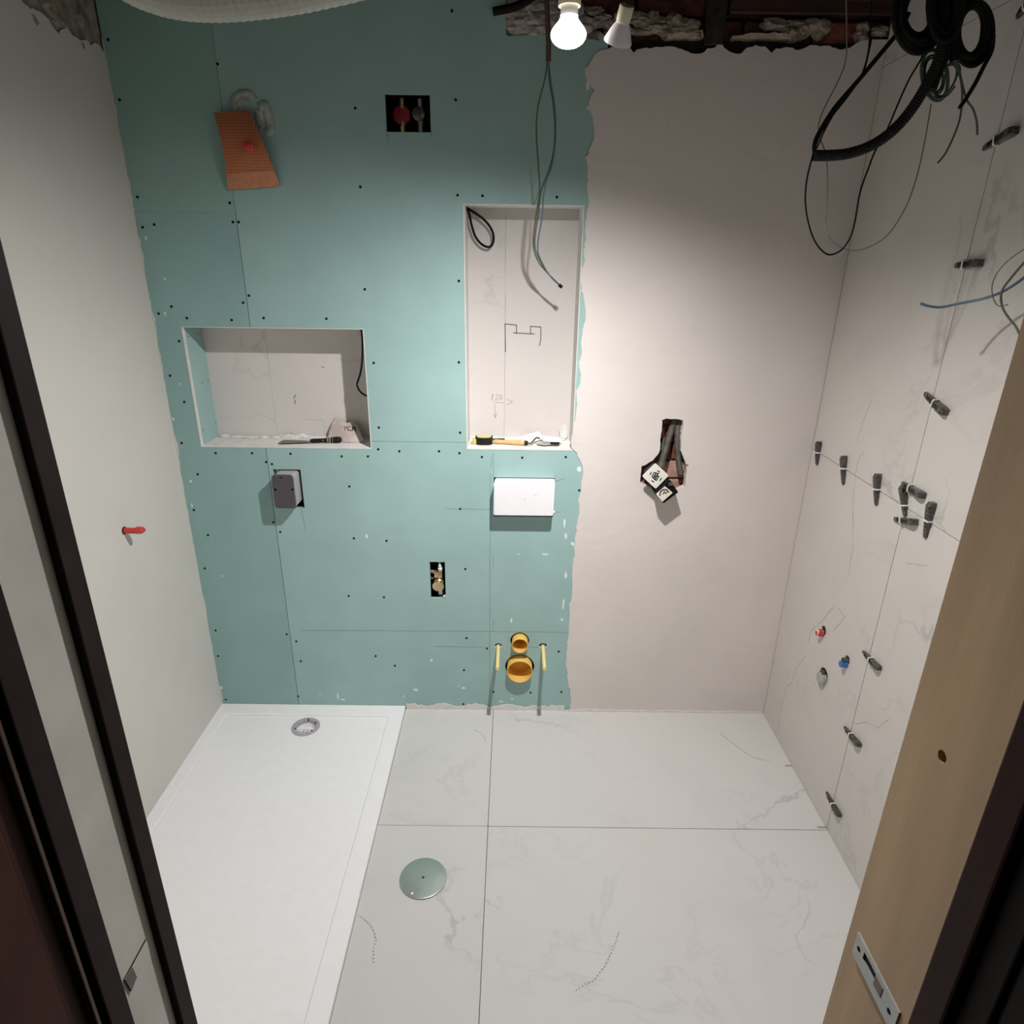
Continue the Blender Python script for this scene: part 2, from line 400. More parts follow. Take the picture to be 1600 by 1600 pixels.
# veins that show clearly on the tiles beside the corner
def vein(pxs, plane, par, wd=.0028, mat=None):
    P = [(SX(u, v, W) if plane == 'r' else FZ(u, v, 0)) for u, v in pxs]
    P2 = [((p.y, p.z) if plane == 'r' else (p.x, p.y)) for p in P]
    out = []
    for a, b in zip(P2, P2[1:]): out += ragged(a, b, .01, .003, 11)
    out.append(P2[-1]); gs = []
    for i in range(len(out)-1):
        a, b = Vector(out[i]), Vector(out[i+1]); t = (b-a)
        if t.length < 1e-5: continue
        t.normalize(); wi = wd*(.55+.8*abs(noise.noise(Vector((i*.37, a.x*9, 2))))); n = Vector((-t.y, t.x))*wi/2; a = a-t*wd*.3
        if plane == 'r': gs.append(prism([tuple(a-n), tuple(b-n), tuple(b+n), tuple(a+n)], [], 'yz', W-.0002, W+.00005))
        else: gs.append(prism([tuple(a-n), tuple(b-n), tuple(b+n), tuple(a+n)], [], 'xy', -.00005, .0002))
    return gs
M_vein = plain('vein_grey', (.47,.44,.41), .45, var=.25, nscale=14)
M_vein2 = plain('vein_faint', (.605,.595,.575), .45, var=.12, nscale=14)
g = []
for L in ([(1350,705),(1342,718),(1336,740),(1332,790),(1333,850),(1326,900)], [(1305,945),(1290,965),(1268,985),(1262,1005)], [(1258,1025),(1243,1045),(1238,1065),(1228,1075),(1222,1100),(1216,1140)],
          [(1418,880),(1450,884)], [(1336,1130),(1355,1128),(1372,1138),(1390,1124)], [(1340,690),(1350,655),(1362,625)], [(1303,985),(1320,965),(1310,950)]):
    g += vein(L, 'r', rw)
mk('tile_vein', join(*g), M_vein, rw)
g = []
for L in ([(560,1430),(578,1445),(588,1470),(583,1510)], [(1125,1145),(1150,1165),(1180,1185),(1205,1190)], [(968,1455),(950,1500),(930,1530),(895,1550)],
          [(740,1140),(752,1146),(760,1160)]):
    g += vein(L, 'f', fl, .006)
mk('tile_vein', join(*g), M_vein2, fl)

# door wall (wall_front) around the opening the camera looks through
XL, XR, DH = .85, 1.655, 2.12
wf = mk('wall_front', join(box(-.1, XL-.005, -1.93, YF, -.1, TOP), box(XR+.02, W+.1, -1.93, YF, -.1, TOP), box(XL-.005, XR+.02, -1.93, YF, DH, TOP)), M_left); tag(wf, kind='structure')
# left jamb : dark strip, grey reveal, dark strip
tl = mk('trim_1', box(XL-.005, XL, -1.899, -1.826, 0, DH), M_jamb); tag(tl, kind='structure')
mk('frame_strip', box(XL-.005, XL+.008, -1.829, -1.8035, 0, DH, .0015), M_mdark, tl)
mk('frame_strip', box(XL-.005, XL+.008, -1.924, -1.896, 0, DH, .0015), M_mdark, tl)
s0, s1, s2 = SX(192, 1529, XL), SX(228, 1471, XL), SX(200, 1556, XL)
mk('strike_slot', box(XL-.004, XL+.0006, s0.y, s1.y, s0.z-.004, s1.z+.004), M_void, tl)
mk('strike_lip', prism([(s0.y,s0.z-.002),(s0.y+.014,s0.z-.003),(s0.y+.016,s0.z-.022),(s0.y+.004,s0.z-.026)], [], 'yz', XL, XL+.002), plain('lip_grey', (.13,.125,.115), .7), tl)
mk('strike_edge', box(XL, XL+.0012, s0.y+.01, s1.y, s0.z-.024, s0.z-.004), M_jamb, tl)
# brown door leaf swung out into the hallway, hinged beyond the left jamb
d1 = mk('door_1', box(XL-.045, XL-.004, -2.72, -1.93, .01, DH-.01, .003), M_door); tag(d1, kind='structure')
mk('door_edge_highlight', box(XL-.004, XL+.004, -1.934, -1.929, .01, DH-.01, .001), M_maho2, d1)  # thin lighter strip stands in for the highlight line here
mk('door_moulding', box(XL-.006, XL-.0015, -2.60, -1.953, .15, DH-.15, .003), M_door, d1)
# right jamb : light wooden post with a steel strike plate, mahogany frame behind
tr = mk('trim_2', prism(rect(-1.9275, -1.8125, 0, DH), [circ(SX(1472,1182,XR).y, SX(1472,1182,XR).z, .006, 14)], 'yz', XR, XR+.04), M_pine); tag(tr, kind='structure')
mk('drilled_hole', box(XR+.012, XR+.0125, -1.9, -1.82, 1.38, 1.45), M_void, tr)
mk('frame_lining', box(XR-.004, XR+.03, -1.962, -1.9278, 0, DH, .003), M_maho, tr)
mk('frame_stop', box(XR+.006, XR+.03, -1.99, -1.9622, 0, DH, .002), M_mdark, tr)
mk('frame_casing', box(XR+.010, XR+.05, -2.10, -1.9902, 0, DH, .004), M_mdark, tr)
a, b = SX(1343, 1457, XR), SX(1405, 1575, XR)
py0, py1 = b.y-.004, a.y; pzt = (a.z+b.z)/2; pzb = pzt-.034
sl = rect(py0+.028, py1-.018, pzt-.017, pzt-.007)
pl = mk('strike_plate', prism([(py0,pzb+.006),(py0+.006,pzb),(py1-.004,pzb),(py1,pzb+.004),(py1,pzt),(py0,pzt)], [sl, circ(py0+.012, pzb+.016, .0035, 12), circ(py1-.009, pzb+.018, .0035, 12)], 'yz', XR-.0022, XR), M_zinc, tr)
mk('strike_cavity', box(XR-.0006, XR-.0002, py0+.004, py1-.003, pzb+.006, pzt-.005), M_void, pl)
mk('latch_tongue', box(XR-.0030, XR-.0005, py0+.027, py0+.042, pzt-.021, pzt-.007, .0006), plain('brown_tongue', (.16,.11,.08), .5), pl)

# ------------------------------------------------------------------ back wall
bw = mk('wall_back', box(-.1, W+.1, .20, .30, -.12, TOP), M_rough); tag(bw, kind='structure')
BT = .0125
NH = (1.088, 1.479, 1.183, 2.008)     # tall niche
NL = (.098, .729, 1.18, 1.608)        # wide niche
BX = (1.188, 1.4135, .912, 1.068)     # cistern box opening
GB = (.343, .452, .94, 1.092)
VB = (.846, .986, 2.212, 2.315)
VV = (.931, .992, .549, .713)
XM, ZT, ZM = .336, 1.975, 1.2055
g2 = .0011
XE = 1.530                              # board edge hidden below plaster
gbh = rect(.352, .456, .937, 1.092)
# boards : parts of the wall
edgepx = [(850,52),(917,58),(921,85),(914,108),(916,122),(930,140),(920,158),(915,168),(927,185),(929,212),(920,240),(914,246),(918,262),(917,290),(919,310),(918,325),(915,345),(915,352),(916,372),(912,390),(914,408),
          (908,420),(907,455),(913,470),(915,490),(912,510),(909,525),(909,545),(905,570),(908,585),(905,602),(900,610),(902,630),(899,655),(896,672),(892,690),(893,700),(902,708),(907,722),(911,738),(908,760),(904,785),(903,810),(899,838),
          (898,860),(895,880),(894,905),(893,930),(890,950),(889,980),(886,1005),(884,1040),(887,1065),(891,1085),(891,1100)]
EDG = spx(edgepx)
nl = NL
P1 = mk('drywall_panel', prism(rect(.001, XM-.0002, ZT-g2+.0004, TOP), [], 'xz', 0, BT), M_board3, bw)
P2 = mk('drywall_panel', prism([(.001,.004),(XM-g2,.004),(XM-g2,nl[2]),(nl[0],nl[2]),(nl[0],nl[3]),(XM-g2,nl[3]),(XM-g2,ZT-g2),(.001,ZT-g2)], [], 'xz', 0, BT), M_board2, bw)
xn = pz(790, 52)[0]; zn = pz(830, 54)[1]
P3 = mk('drywall_panel', prism([(XM+g2,nl[3]),(nl[1],nl[3]),(nl[1],ZM+g2*.6),(NH[0],ZM+g2*.6),(NH[0],NH[3]),(NH[1],NH[3]),(NH[1],ZM+g2*.6),(XE,ZM+g2*.6),(XE,zn)]+ragged((XE,zn),(xn,zn),.01,.003,5)[1:]+[(xn,zn),(xn,TOP),(XM+g2,TOP)],
        [rect(*VB)], 'xz', 0, BT), M_board, bw)
P4 = mk('drywall_panel', prism([(XM+g2,.004),(XE,.004),(XE,ZM-g2*.6),(NH[1],ZM-g2*.6),(NH[1],NH[2]),(NH[0],NH[2]),(NH[0],ZM-g2*.6),(nl[1],ZM-g2*.6),(nl[1],nl[2]),(XM+g2,nl[2])],
        [gbh, rect(BX[0]-.001, BX[1]+.004, BX[2]-.002, BX[3]+.003), rect(*VV), circ(1.2965,.353,.0395), circ(1.2985,.224,.062), circ(1.207,.327,.0145,16,.013), circ(1.3945,.329,.0165,16,.0135)], 'xz', 0, BT), M_board, bw)
# cavity behind the boards (dark stud space)
mk('stud_cavity', join(box(XM-.02, XM+.03, .02, .06, 0, NL[2]-.03), box(.80, .835, .02, .06, 0, TOP), box(1.0, 1.03, .02, .06, 0, TOP), box(1.53,1.56,.045,.06,0,2.4)), M_zinc, bw)
mk('cavity_lining', box(-.02, 1.60, .19, .199, 0, TOP), M_void, bw)
# niche linings
def niche(n, mats, leftmat, sx):
    x0, x1, z0, z1 = n; t = .012
    mk('niche_side', box(x0-t, x0, BT+.0004, ND, z0-t, z1+t), leftmat, bw)
    mk('niche_side', box(x1, x1+t, BT+.0004, ND, z0-t, z1+t), M_gyps, bw)
    mk('niche_top', box(x0-t, x1+t, BT+.0004, ND, z1, z1+t), M_gyps, bw)
    mk('niche_sill', box(x0-t, x1+t, BT+.0004, ND, z0-t, z0), M_gyps, bw)
    mk('corner_bead', join(prism(rect(x0-.003, x1+.002, z0-.004, z1+.0015), [rect(x0+.0008, x1-.0008, z0+.0008, z1-.0008)], 'xz', -.0012, BT+.0002)), M_gyps, bw)
    xs = [x0]+sx+[x1]
    for i in range(len(xs)-1):
        mk('tile', box(xs[i]+(.0003 if i else 0), xs[i+1]-(.0003 if i < len(xs)-2 else 0), ND, ND+.01, z0-t, z1+t), mats[i], bw)
    mk('tile_backing', box(x0-t, x1+t, ND+.0102, ND+.018, z0-t, z1+t), M_joint, bw)
niche(NH, [M_niche[0], M_niche[1]], M_gyps, [WY(789, 520, ND).x])
niche(NL, [M_niche[2], M_niche[0]], M_board, [WY(424, 600, ND).x])
for u, v in ((294,526),(312,522),(316,598),(325,595),(318,672),(337,660)):
    y = .03 if u < 312 or (u, v) in ((316,598),(318,672)) else .1
    p = SX(u, v, NL[0]); mk('screw', lathe([(0,0),(.0028,0),(.0022,.0006),(0,.0006)], (NL[0], p.y, p.z), (1,0,0), 8), M_black, P2)
# mortar spilled in the niches
mk('plaster_residue', join(*[blob(None, (x, ND-.012+rnd.uniform(-.01,.01), NL[2]+.002), (rnd.uniform(.02,.05), .012, rnd.uniform(.004,.012)), None, seed=x*9, sub=2) for x in [.13+.05*i for i in range(10)]]), M_gyps, bw)['kind'] = 'stuff'
mk('plaster_residue', join(*[blob(None, (x, ND-.008+rnd.uniform(-.01,.006), NH[2]+.002), (rnd.uniform(.02,.04), .01, rnd.uniform(.004,.014)), None, seed=x*7, sub=2) for x in [1.11+.04*i for i in range(9)]]+
   [blob(None, (1.455, ND-.006, 1.215), (.018, .006, .03), None, seed=3, sub=2)]), M_gyps, bw)['kind'] = 'stuff'
# pencil drawing on the tall niche tile
def mk_stroke(lines, wdt, y, mat, par, nm): mk(nm, join(*[stroke(spx(L, y), wdt, y) for L in lines]), mat, par)
mk_stroke([[(790,550),(789,506),(807,508),(807,521)], [(802,520),(835,522)], [(829,521),(829,510),(845,511),(845,530),(843,540)]], .0032, ND, M_graph, bw, 'pencil_drawing')
mk_stroke([[(789,345),(790,505)], [(790,550),(789,660)]], .0009, ND, M_vein2, bw, 'pencil_line')
mk_stroke([[(767,625),(770,616),(770,627)], [(774,618),(777,616),(778,619),(774,625),(779,625)], [(781,618),(784,617),(784,623),(781,624),(781,618)], [(772,629),(787,629)],
           [(791,623),(801,628),(792,632)], [(773,632),(774,652),(772,647)], [(774,653),(777,645)]], .0016, ND, plain('pencil_soft', (.30,.28,.28), .8), bw, 'pencil_numeral')
mk_stroke([[(459,622),(462,617)], [(461,625),(461,631)], [(436,682),(440,681)], [(444,683),(446,679),(450,682)], [(453,680),(455,677)], [(503,573),(506,574)]], .003, ND, M_graph, bw, 'pencil_marks')
mk_stroke([[(340,652),(355,653),(362,653)], [(372,650),(385,654),(400,648),(412,650),(430,656)], [(470,655),(506,656),(507,675)], [(340,665),(342,672)]], .0018, ND, M_vein2, bw, 'pencil_line')
# pencil guide lines on the boards
mk_stroke([[(768,712),(767,732)], [(766,740),(765,1106)], [(771,708),(771,746)], [(771,868),(771,884)], [(771,966),(771,986)]], .0016, 0, M_pencil, P4, 'pencil_line')
mk_stroke([[(470,985),(700,986),(887,988)], [(680,1010),(757,1011)], [(822,1011),(855,1012)], [(697,795),(768,796)], [(868,800),(875,800)], [(470,790),(478,832)], [(868,752),(882,748)], [(868,740),(868,752)]], .0013, 0, M_pencil, P4, 'pencil_line')
mk_stroke([[(605,208),(606,222)], [(674,205),(675,215)]], .0016, 0, M_pencil, P3, 'pencil_line')
# screws
SCR = [(169,62),(187,156),(340,100),(215,308),(359,317),(223,355),(241,351),(364,347),(373,347),(389,462),(380,473),(268,479),(248,490),(292,497),(412,497),(706,17),(555,169),(712,156),(563,292),
 (715,305),(754,306),(870,308),(717,439),(570,452),(362,500),(510,498),(280,533),(266,587),(288,628),(584,567),(592,668),(591,702),(575,713),(534,713),(454,709),(394,708),(337,708),(284,692),(416,722),(425,725),
 (309,741),(303,797),(325,836),(320,888),(427,816),(438,831),(546,760),(553,841),(604,845),(624,705),(686,705),(753,714),(816,715),(884,714),(719,795),(727,889),(729,997),(761,1013),(873,1018),(725,1047),
 (771,1081),(829,1082),(877,1081),(724,1100),(905,766),(337,985),(341,1025),(353,1093),(545,931),(600,933),(587,1025),(448,991),(463,1002),(466,1088),(717,566),(719,676),(718,708),(617,1040),(470,1033)]
scm = None
for u, v in SCR:
    x, z = pz(u, v); par = (P1 if z > ZT else P2) if x < XM else (P3 if z > ZM else P4)
    if scm is None:
        o = mk('screw', lathe([(0,.0),(.0016,.0002),(.003,.0012),(.0044,.0010),(.0044,0)], (0,0,0), (0,-1,0), 10), M_black, par, origin=(0,0,0)); scm = o.data
    else:
        o = bpy.data.objects.new('screw', scm); COL.objects.link(o); o.parent = par
    o.location = Vector((x, 0, z))-wloc(par)
# plaster coat right of the boards, cut out round the conduit box
hole = [(1034.3,656),(1041,653.5),(1066.8,656),(1067.3,665),(1065,680),(1063.5,704),(1071,723.5),(1072.5,740),(1070,761),(1059,766),(1044,770),(1023,764),(1009.5,759.5),(1000,753.5),(1002,728),(1020,719),(1030.5,704),(1032,683),(1034,672)]
hole = raggedpoly(spx(hole), .008, .002, 8)
toppx = [(1420,60),(1395,66),(1372,62),(1350,63),(1338,68),(1328,75),(1312,78),(1300,75),(1285,72),(1265,71),(1255,76),(1243,79),(1228,74),(1212,76),(1205,83),(1195,73),(1180,71),(1165,76),(1158,84),(1148,84),(1138,80),(1130,74),(1127,67),(1122,66),(1118,74),(1105,76),(1095,84),(1080,84),
         (1065,77),(1050,73),(1030,74),(1008,75),(995,78),(990,83),(985,76),(970,71),(960,72),(940,78),(928,88),(921,100)]
tp = spx([p for p in toppx if p[0] < 1380])
zt0 = 2.445
cr = [(W, .0), (W, pz(1376,62)[1])] + [p for p in tp]
lf = EDG[3:]
ol = [(lf[-1][0], 0.0), (W, 0.0), (W, tp[0][1])]
for a, b in zip(tp, tp[1:]): ol += ragged(a, b, .008, .0035, 2)
for a, b in zip([tp[-1]]+lf, lf): ol += ragged(a, b, .008, .004, 4)
ol.append(lf[-1])
pc = mk('plaster_coat', prism(ol, [hole], 'xz', -.003, .03), M_plas, bw)
# thin plaster bead over the left board edge and along the floor
pts = [(0,0.01)]
zz = .01; right = []
while zz < 2.45:
    wv = .002+max(0, noise.noise(Vector((zz*9, 1, 4))))*.016+max(0, noise.noise(Vector((zz*40, 8, 4))))*.010
    if 1.1 > zz: wv *= .55
    right.append((wv, zz)); zz += .014
mk('corner_filler', prism([(0,.0)]+right+[(0,2.45)], [], 'xz', -.0025, .0), M_left, bw)
lowx = .806; pts = []; x = lowx
while x < 1.50:
    pts.append((x, .024+noise.noise(Vector((x*14, 2, 1)))*.012+noise.noise(Vector((x*60, 2, 1)))*.009)); x += .006
mk('floor_filler', prism([(lowx,0),(1.50,0)]+pts[::-1], [], 'xz', -.003, 0), M_gyps, bw)
pts = []; x = 1.50
while x < W:
    pts.append((x, .010+noise.noise(Vector((x*14, 2, 1)))*.007+noise.noise(Vector((x*60, 2, 1)))*.005)); x += .008
mk('floor_filler', prism([(1.50,0),(W,0)]+pts[::-1], [], 'xz', -.0065, -.003), M_gyps, bw)
# splashes of plaster on the boards
SM = [(882,818,2,9),(884,838,2.5,6),(895,850,3,4),(852,866,7,1.6),(810,866,2,1),(884,898,2.5,7),(880,945,2,11),(878,968,3,3),(799,970,2,5),(674,1032,3,3),(650,1078,5,3),(724,1075,5,2.4),(717,1072,2,1),(905,733,4,5),(783,1096,5,1.6),(800,1092,3,1.4),(528,1088,1.5,8),(536,1093,6,1.6),
      (228,372,1.6,4),(258,436,1.2,3),(258,490,1.4,4),(573,838,2,5),(271,655,2,3),(298,752,2,3),(348,900,1,2),(346,1074,2,3),(300,790,1.5,4),(281,600,1,2),(918,135,2,5),(631,1088,1,4),(500,1105-20,1.5,2)]
g = []
for i, (u, v, a, b) in enumerate(SM):
    c = pz(u, v); sx = a/385; sz = b/385; pl_ = []
    for k in range(14):
        an = 2*PI*k/14; rr = .65+.7*abs(noise.noise(Vector((k*.9, i*3.1, 0)))) + rnd.uniform(-.15,.15)
        pl_.append((c[0]+sx*rr*math.cos(an), c[1]+sz*rr*math.sin(an)))
    g.append(prism(pl_, [], 'xz', -.0006, -.0001))
mk('plaster_splash', join(*g), plain('splash_white', (.78,.82,.80), .85, var=.03), bw)['kind'] = 'stuff'
# sealant swirl on the board behind the orange mat
g = []
for pts in ([(364,175),(366,158),(376,148),(390,148),(397,158)], [(406,168),(414,164),(420,180),(423,200),(416,208)], [(404,172),(406,188),(411,200)], [(372,165),(378,155),(388,157)]):
    g.append(tube([Vector((*pz(u, v),)).to_3d() if False else Vector((pz(u, v)[0], -.004, pz(u, v)[1])) for u, v in pts], .013, 8))
g = (join(*g)); g = ([Vector((v.x, v.y*.35, v.z)) for v in g[0]], g[1])
mk('sealant_smear', g, M_seal, P3, smooth=True)

# brick seen in the cut-out and above the plaster
for (x0, x1, z0, z1, m) in ((1.70,1.84,.99,1.055,M_brick),(1.848,1.96,.985,1.052,M_brick_p),(1.70,1.80,1.062,1.125,M_brick),(1.808,1.93,1.060,1.126,M_brick_p),(1.72,1.86,1.134,1.196,M_brick),(1.866,1.97,1.134,1.196,M_brick),
                              (1.70,1.83,1.204,1.262,M_brick_p),(1.838,1.96,1.204,1.262,M_brick),(1.72,1.88,1.270,1.33,M_brick)):
    mk('brick', box(x0, x1, .055, .10, z0, z1, .004, 1), m, bw)
mk('mortar_bed', box(1.66, 2.0, .075, .12, .96, 1.36), M_mort, bw)
zc = 2.40; row = 0
while zc < TOP:
    x = 1.19-.1*(row % 2)
    while x < W:
        x2 = min(x+.205, W); 
        if x2-x > .03: mk('brick', box(max(x,1.19), x2, .035+rnd.uniform(0,.008), .10, zc, min(zc+.058, TOP), .005, 1), M_bricku if rnd.random() < .85 else M_brick, bw)
        x += .215
    zc += .068; row += 1
mk('mortar_bed', box(1.19, W, .06, .12, 2.39, TOP), M_void, bw)
# mortar lumps along the broken edge, dark post, batten
def lumps(name, pxs, mat, n, s, seed, y0=.012, dy=.016):
    g = []
    for i in range(n):
        u = rnd.uniform(pxs[0], pxs[1]); v = rnd.uniform(pxs[2], pxs[3]); c = pz(u, v)
        g.append(blob(None, (c[0], y0+rnd.uniform(-.004,.01), c[1]), (s*rnd.uniform(.7,1.8), dy, s*rnd.uniform(.35,.9)), None, seed=seed+i, amp=.42, sub=3))
    mk(name, join(*g), mat, bw, smooth=True)['kind'] = 'stuff'
lumps('mortar_lumps', (996,1060,22,52), M_mort, 16, .022, 1)
lumps('mortar_lumps', (1050,1098,38,55), M_mort, 7, .022, 30)
lumps('mortar_lumps', (1210,1300,28,55), M_mort, 16, .022, 50)
lumps('mortar_lumps', (1345,1380,42,58), M_mort, 5, .018, 80)
lumps('mortar_lumps', (925,985,10,60), M_mort, 14, .020, 95)
for A in ([(1045,52),(1098,46),(1098,58),(1042,60)], [(1145,56),(1170,52),(1210,50),(1240,52),(1238,60),(1180,60),(1148,60)]):
    mk('mortar_ledge', prism(raggedpoly(spx(A), .008, .003, 6), [], 'xz', .0, .034), M_mort2, bw)
mk('shadow_gap_sheet', join(box(pz(1000,70)[0], W, .031, .034, 2.40, pz(1000,60)[1])), M_void, bw)  # dark sheet paints the shadow gap behind the broken plaster edge
c0, c1 = pz(1103,40)[0], pz(1133,40)[0]
mk('timber_post', box(c0, c1, -.006, .034, 2.452, TOP, .004, 1), M_void, bw)
mk('timber_plate', box(c1+.01, W, -.004, .034, pz(1200,22)[1], TOP, .004, 1), M_wood_d, bw)
# film covered mortar in the notch by the lamp
mk('dusty_film', join(*[blob(None, (pz(u, v)[0], .012, pz(u, v)[1]), (.05, .014, .03), None, seed=u, amp=.45, sub=3) for u, v in ((802,20),(820,8),(835,28),(812,38),(850,12),(870,30),(890,20),(905,40),(840,42),(868,45))]), M_foil, bw)['kind'] = 'stuff'

# ------------------------------------------------------------------ shower tray
x0, x1, y0, y1, zt = .0, .802, TR_Y1, 0.0, .016
st = thing('shower_tray', 'white rectangular shower tray on the floor along the left wall', 'shower tray', (.4, -.9, -.03))
ix0, ix1, iy0, iy1 = .045, .742, y0+.05, -.062; D = .0042; dz = .008
dc = (.406, -.137); dr = .046
out = [(x0,y0),(x1,y0),(x1,y1-.001),(x0,y1-.001)]; inn = [(ix0,iy0),(ix1,iy0),(ix1,iy1),(ix0,iy1)]; inn2 = [(ix0+D,iy0+D),(ix1-D,iy0+D),(ix1-D,iy1-D),(ix0+D,iy1-D)]
rim = prism(out, [inn], 'xy', -.03, zt)
step = ([(*p, zt) for p in inn]+[(*p, zt-dz*.9) for p in inn2], [(i, (i+1) % 4, 4+(i+1) % 4, 4+i) for i in range(4)])
mk('rim', rim, M_acr, st)
mk('basin', join(step, prism(inn2, [circ(*dc, dr, 36)], 'xy', -.02, zt-dz)), M_acr, st)
wr = mk('waste_ring', join(lathe([(dr+.012,.0),(dr+.012,.0022),(dr+.009,.004),(dr-.004,.0035),(dr-.006,0),(dr-.006,-.012),(dr-.001,-.012),(dr-.001,0),(dr+.012,0)], (*dc, zt-dz), (0,0,1), 40)), M_greyl, st, smooth=True)
tag(wr, 'round light grey waste ring with an open white cup')
mk('waste_cup', lathe([(dr-.002,-.001),(dr-.006,-.014),(dr-.010,-.030),(.015,-.032),(0,-.030)], (*dc, zt-dz), (0,0,1), 36), M_white, wr, smooth=True)
mk('waste_bridge', join(box(dc[0]-.04, dc[0]+.04, dc[1]-.003, dc[1]+.003, zt-.024, zt-.018, .001, 1), box(dc[0]-.003, dc[0]+.003, dc[1]-.02, dc[1]+.041, zt-.024, zt-.018, .001, 1), cyl((*dc,zt-.027),(*dc,zt-.014),.008,n=14)), M_white, wr)
for an in (.6, 1.6, 3.5, 5.6):
    mk('screw', cyl((dc[0]+math.cos(an)*(dr-.003), dc[1]+math.sin(an)*(dr-.003), zt-.014), (dc[0]+math.cos(an)*(dr-.003), dc[1]+math.sin(an)*(dr-.003), zt-.003), .004, n=10), M_grey, wr)
# round cover in the floor
dcv = thing('drain_cover', 'round metal access cover set on the floor tile beside the shower tray', 'drain cover', (*drc, 0))
mk('plate', lathe([(0,.001),(.0045,.001),(.0045,.0055),(.070,.0055),(.0735,.0045),(.0745,.0025),(.0735,.0003),(.05,.0003)], (*drc, 0), (0,0,1), 64), M_disc, dcv, smooth=True)
mk('centre_screw', lathe([(0,.001),(.0035,.0012),(.0035,.0048),(.0020,.0048),(.0016,.003),(0,.003)], (*drc, 0), (0,0,1), 16), M_dsteel, dcv)
p = FZ(644, 1396, .0056)
mk('rivet', lathe([(.0045,0),(.0040,.0008),(0,.001)], p, (0,0,1), 14), M_white, dcv)

# ------------------------------------------------------------------ boxes, pipes and valves on the back wall
gb = thing('junction_box', 'dark grey rounded junction box standing out of the green board under the wide niche', 'junction box', (.40, 0, .94))
gx0, gx1, gz0, gz1 = .362, .45, .942, 1.084
wgb = .062
def rbox_y(x0, x1, z0, z1, y0, y1, r):
    n = 6; pts = []
    for cx, cz, a0 in ((x1-r,z0+r,-PI/2),(x1-r,z1-r,0),(x0+r,z1-r,PI/2),(x0+r,z0+r,PI)):
        for i in range(n+1): a = a0+PI/2*i/n; pts.append((cx+r*math.cos(a), cz+r*math.sin(a)))
    return prism(pts, [], 'xz', y0, y1)
# sizes measured on the front face
fa, fb = WY(423, 743, -wgb), WY(461, 794, -wgb)
mk('housing', rbox_y(fa.x+.003, fb.x+.005, fb.z, fa.z-.001, -wgb+.012, .05, .012), M_greyl, gb, smooth=True)
mk('lid', rbox_y(fa.x+.001, fb.x+.002, fb.z-.001, fa.z+.001, -wgb, -wgb+.0118, .012), M_grey, gb, smooth=True)
for u in (430, 457):
    p = WY(u, 765, -wgb-.001); mk('lid_screw', lathe([(.0045,.0),(.0045,.0015),(.002,.0015),(.0015,0),(0,0)], (p.x, -wgb, p.z), (0,-1,0), 12), M_black, gb)
p = WY(439, 746, -wgb); mk('lid_mark', box(p.x-.006, p.x+.006, -wgb-.0005, -wgb, p.z-.002, p.z+.002), M_black, gb)

wb = thing('flush_plate_cover', 'white rectangular plastic cover box on the green board under the tall niche', 'cover box', (1.30, 0, .91))
wq = .058
fa, fb = WY(771, 757, -wq), WY(865, 807, -wq)
zt_b = WY(773, 748, -.002).z
tap = .003
V = [(fa.x,-wq,fb.z),(fb.x-.002,-wq,fb.z),(fb.x,-wq,fa.z),(fa.x+.001,-wq,fa.z),(fa.x+.006,.02,fb.z+.004),(fb.x+.002,.02,fb.z+.004),(fb.x+.004,.02,fa.z+.006),(fa.x+.006,.02,fa.z+.006)]
bm = bmesh.new(); vs = [bm.verts.new(v) for v in V]
for f in ((0,1,2,3),(4,7,6,5),(0,4,5,1),(1,5,6,2),(2,6,7,3),(3,7,4,0)): bm.faces.new([vs[i] for i in f])
bmesh.ops.recalc_face_normals(bm, faces=bm.faces); bmesh.ops.bevel(bm, geom=bm.edges[:], offset=.0035, segments=2, affect='EDGES')
mk('cover', bm2geo(bm), M_white, wb, smooth=True)
p = WY(836, 772, -wq); mk('moulded_tab', box(p.x-.006, p.x+.006, -wq-.0015, -wq, p.z-.0012, p.z+.0012), M_white, wb)
p = WY(820, 780, -wq); mk('moulded_tab', box(p.x-.003, p.x+.003, -wq-.0008, -wq, p.z-.001, p.z+.001), M_greyl, wb)
mk('side_lug', box(fb.x+.001, fb.x+.008, -.004, .004, WY(867,800).z-.004, WY(867,800).z+.004, .001, 1), M_white, wb)

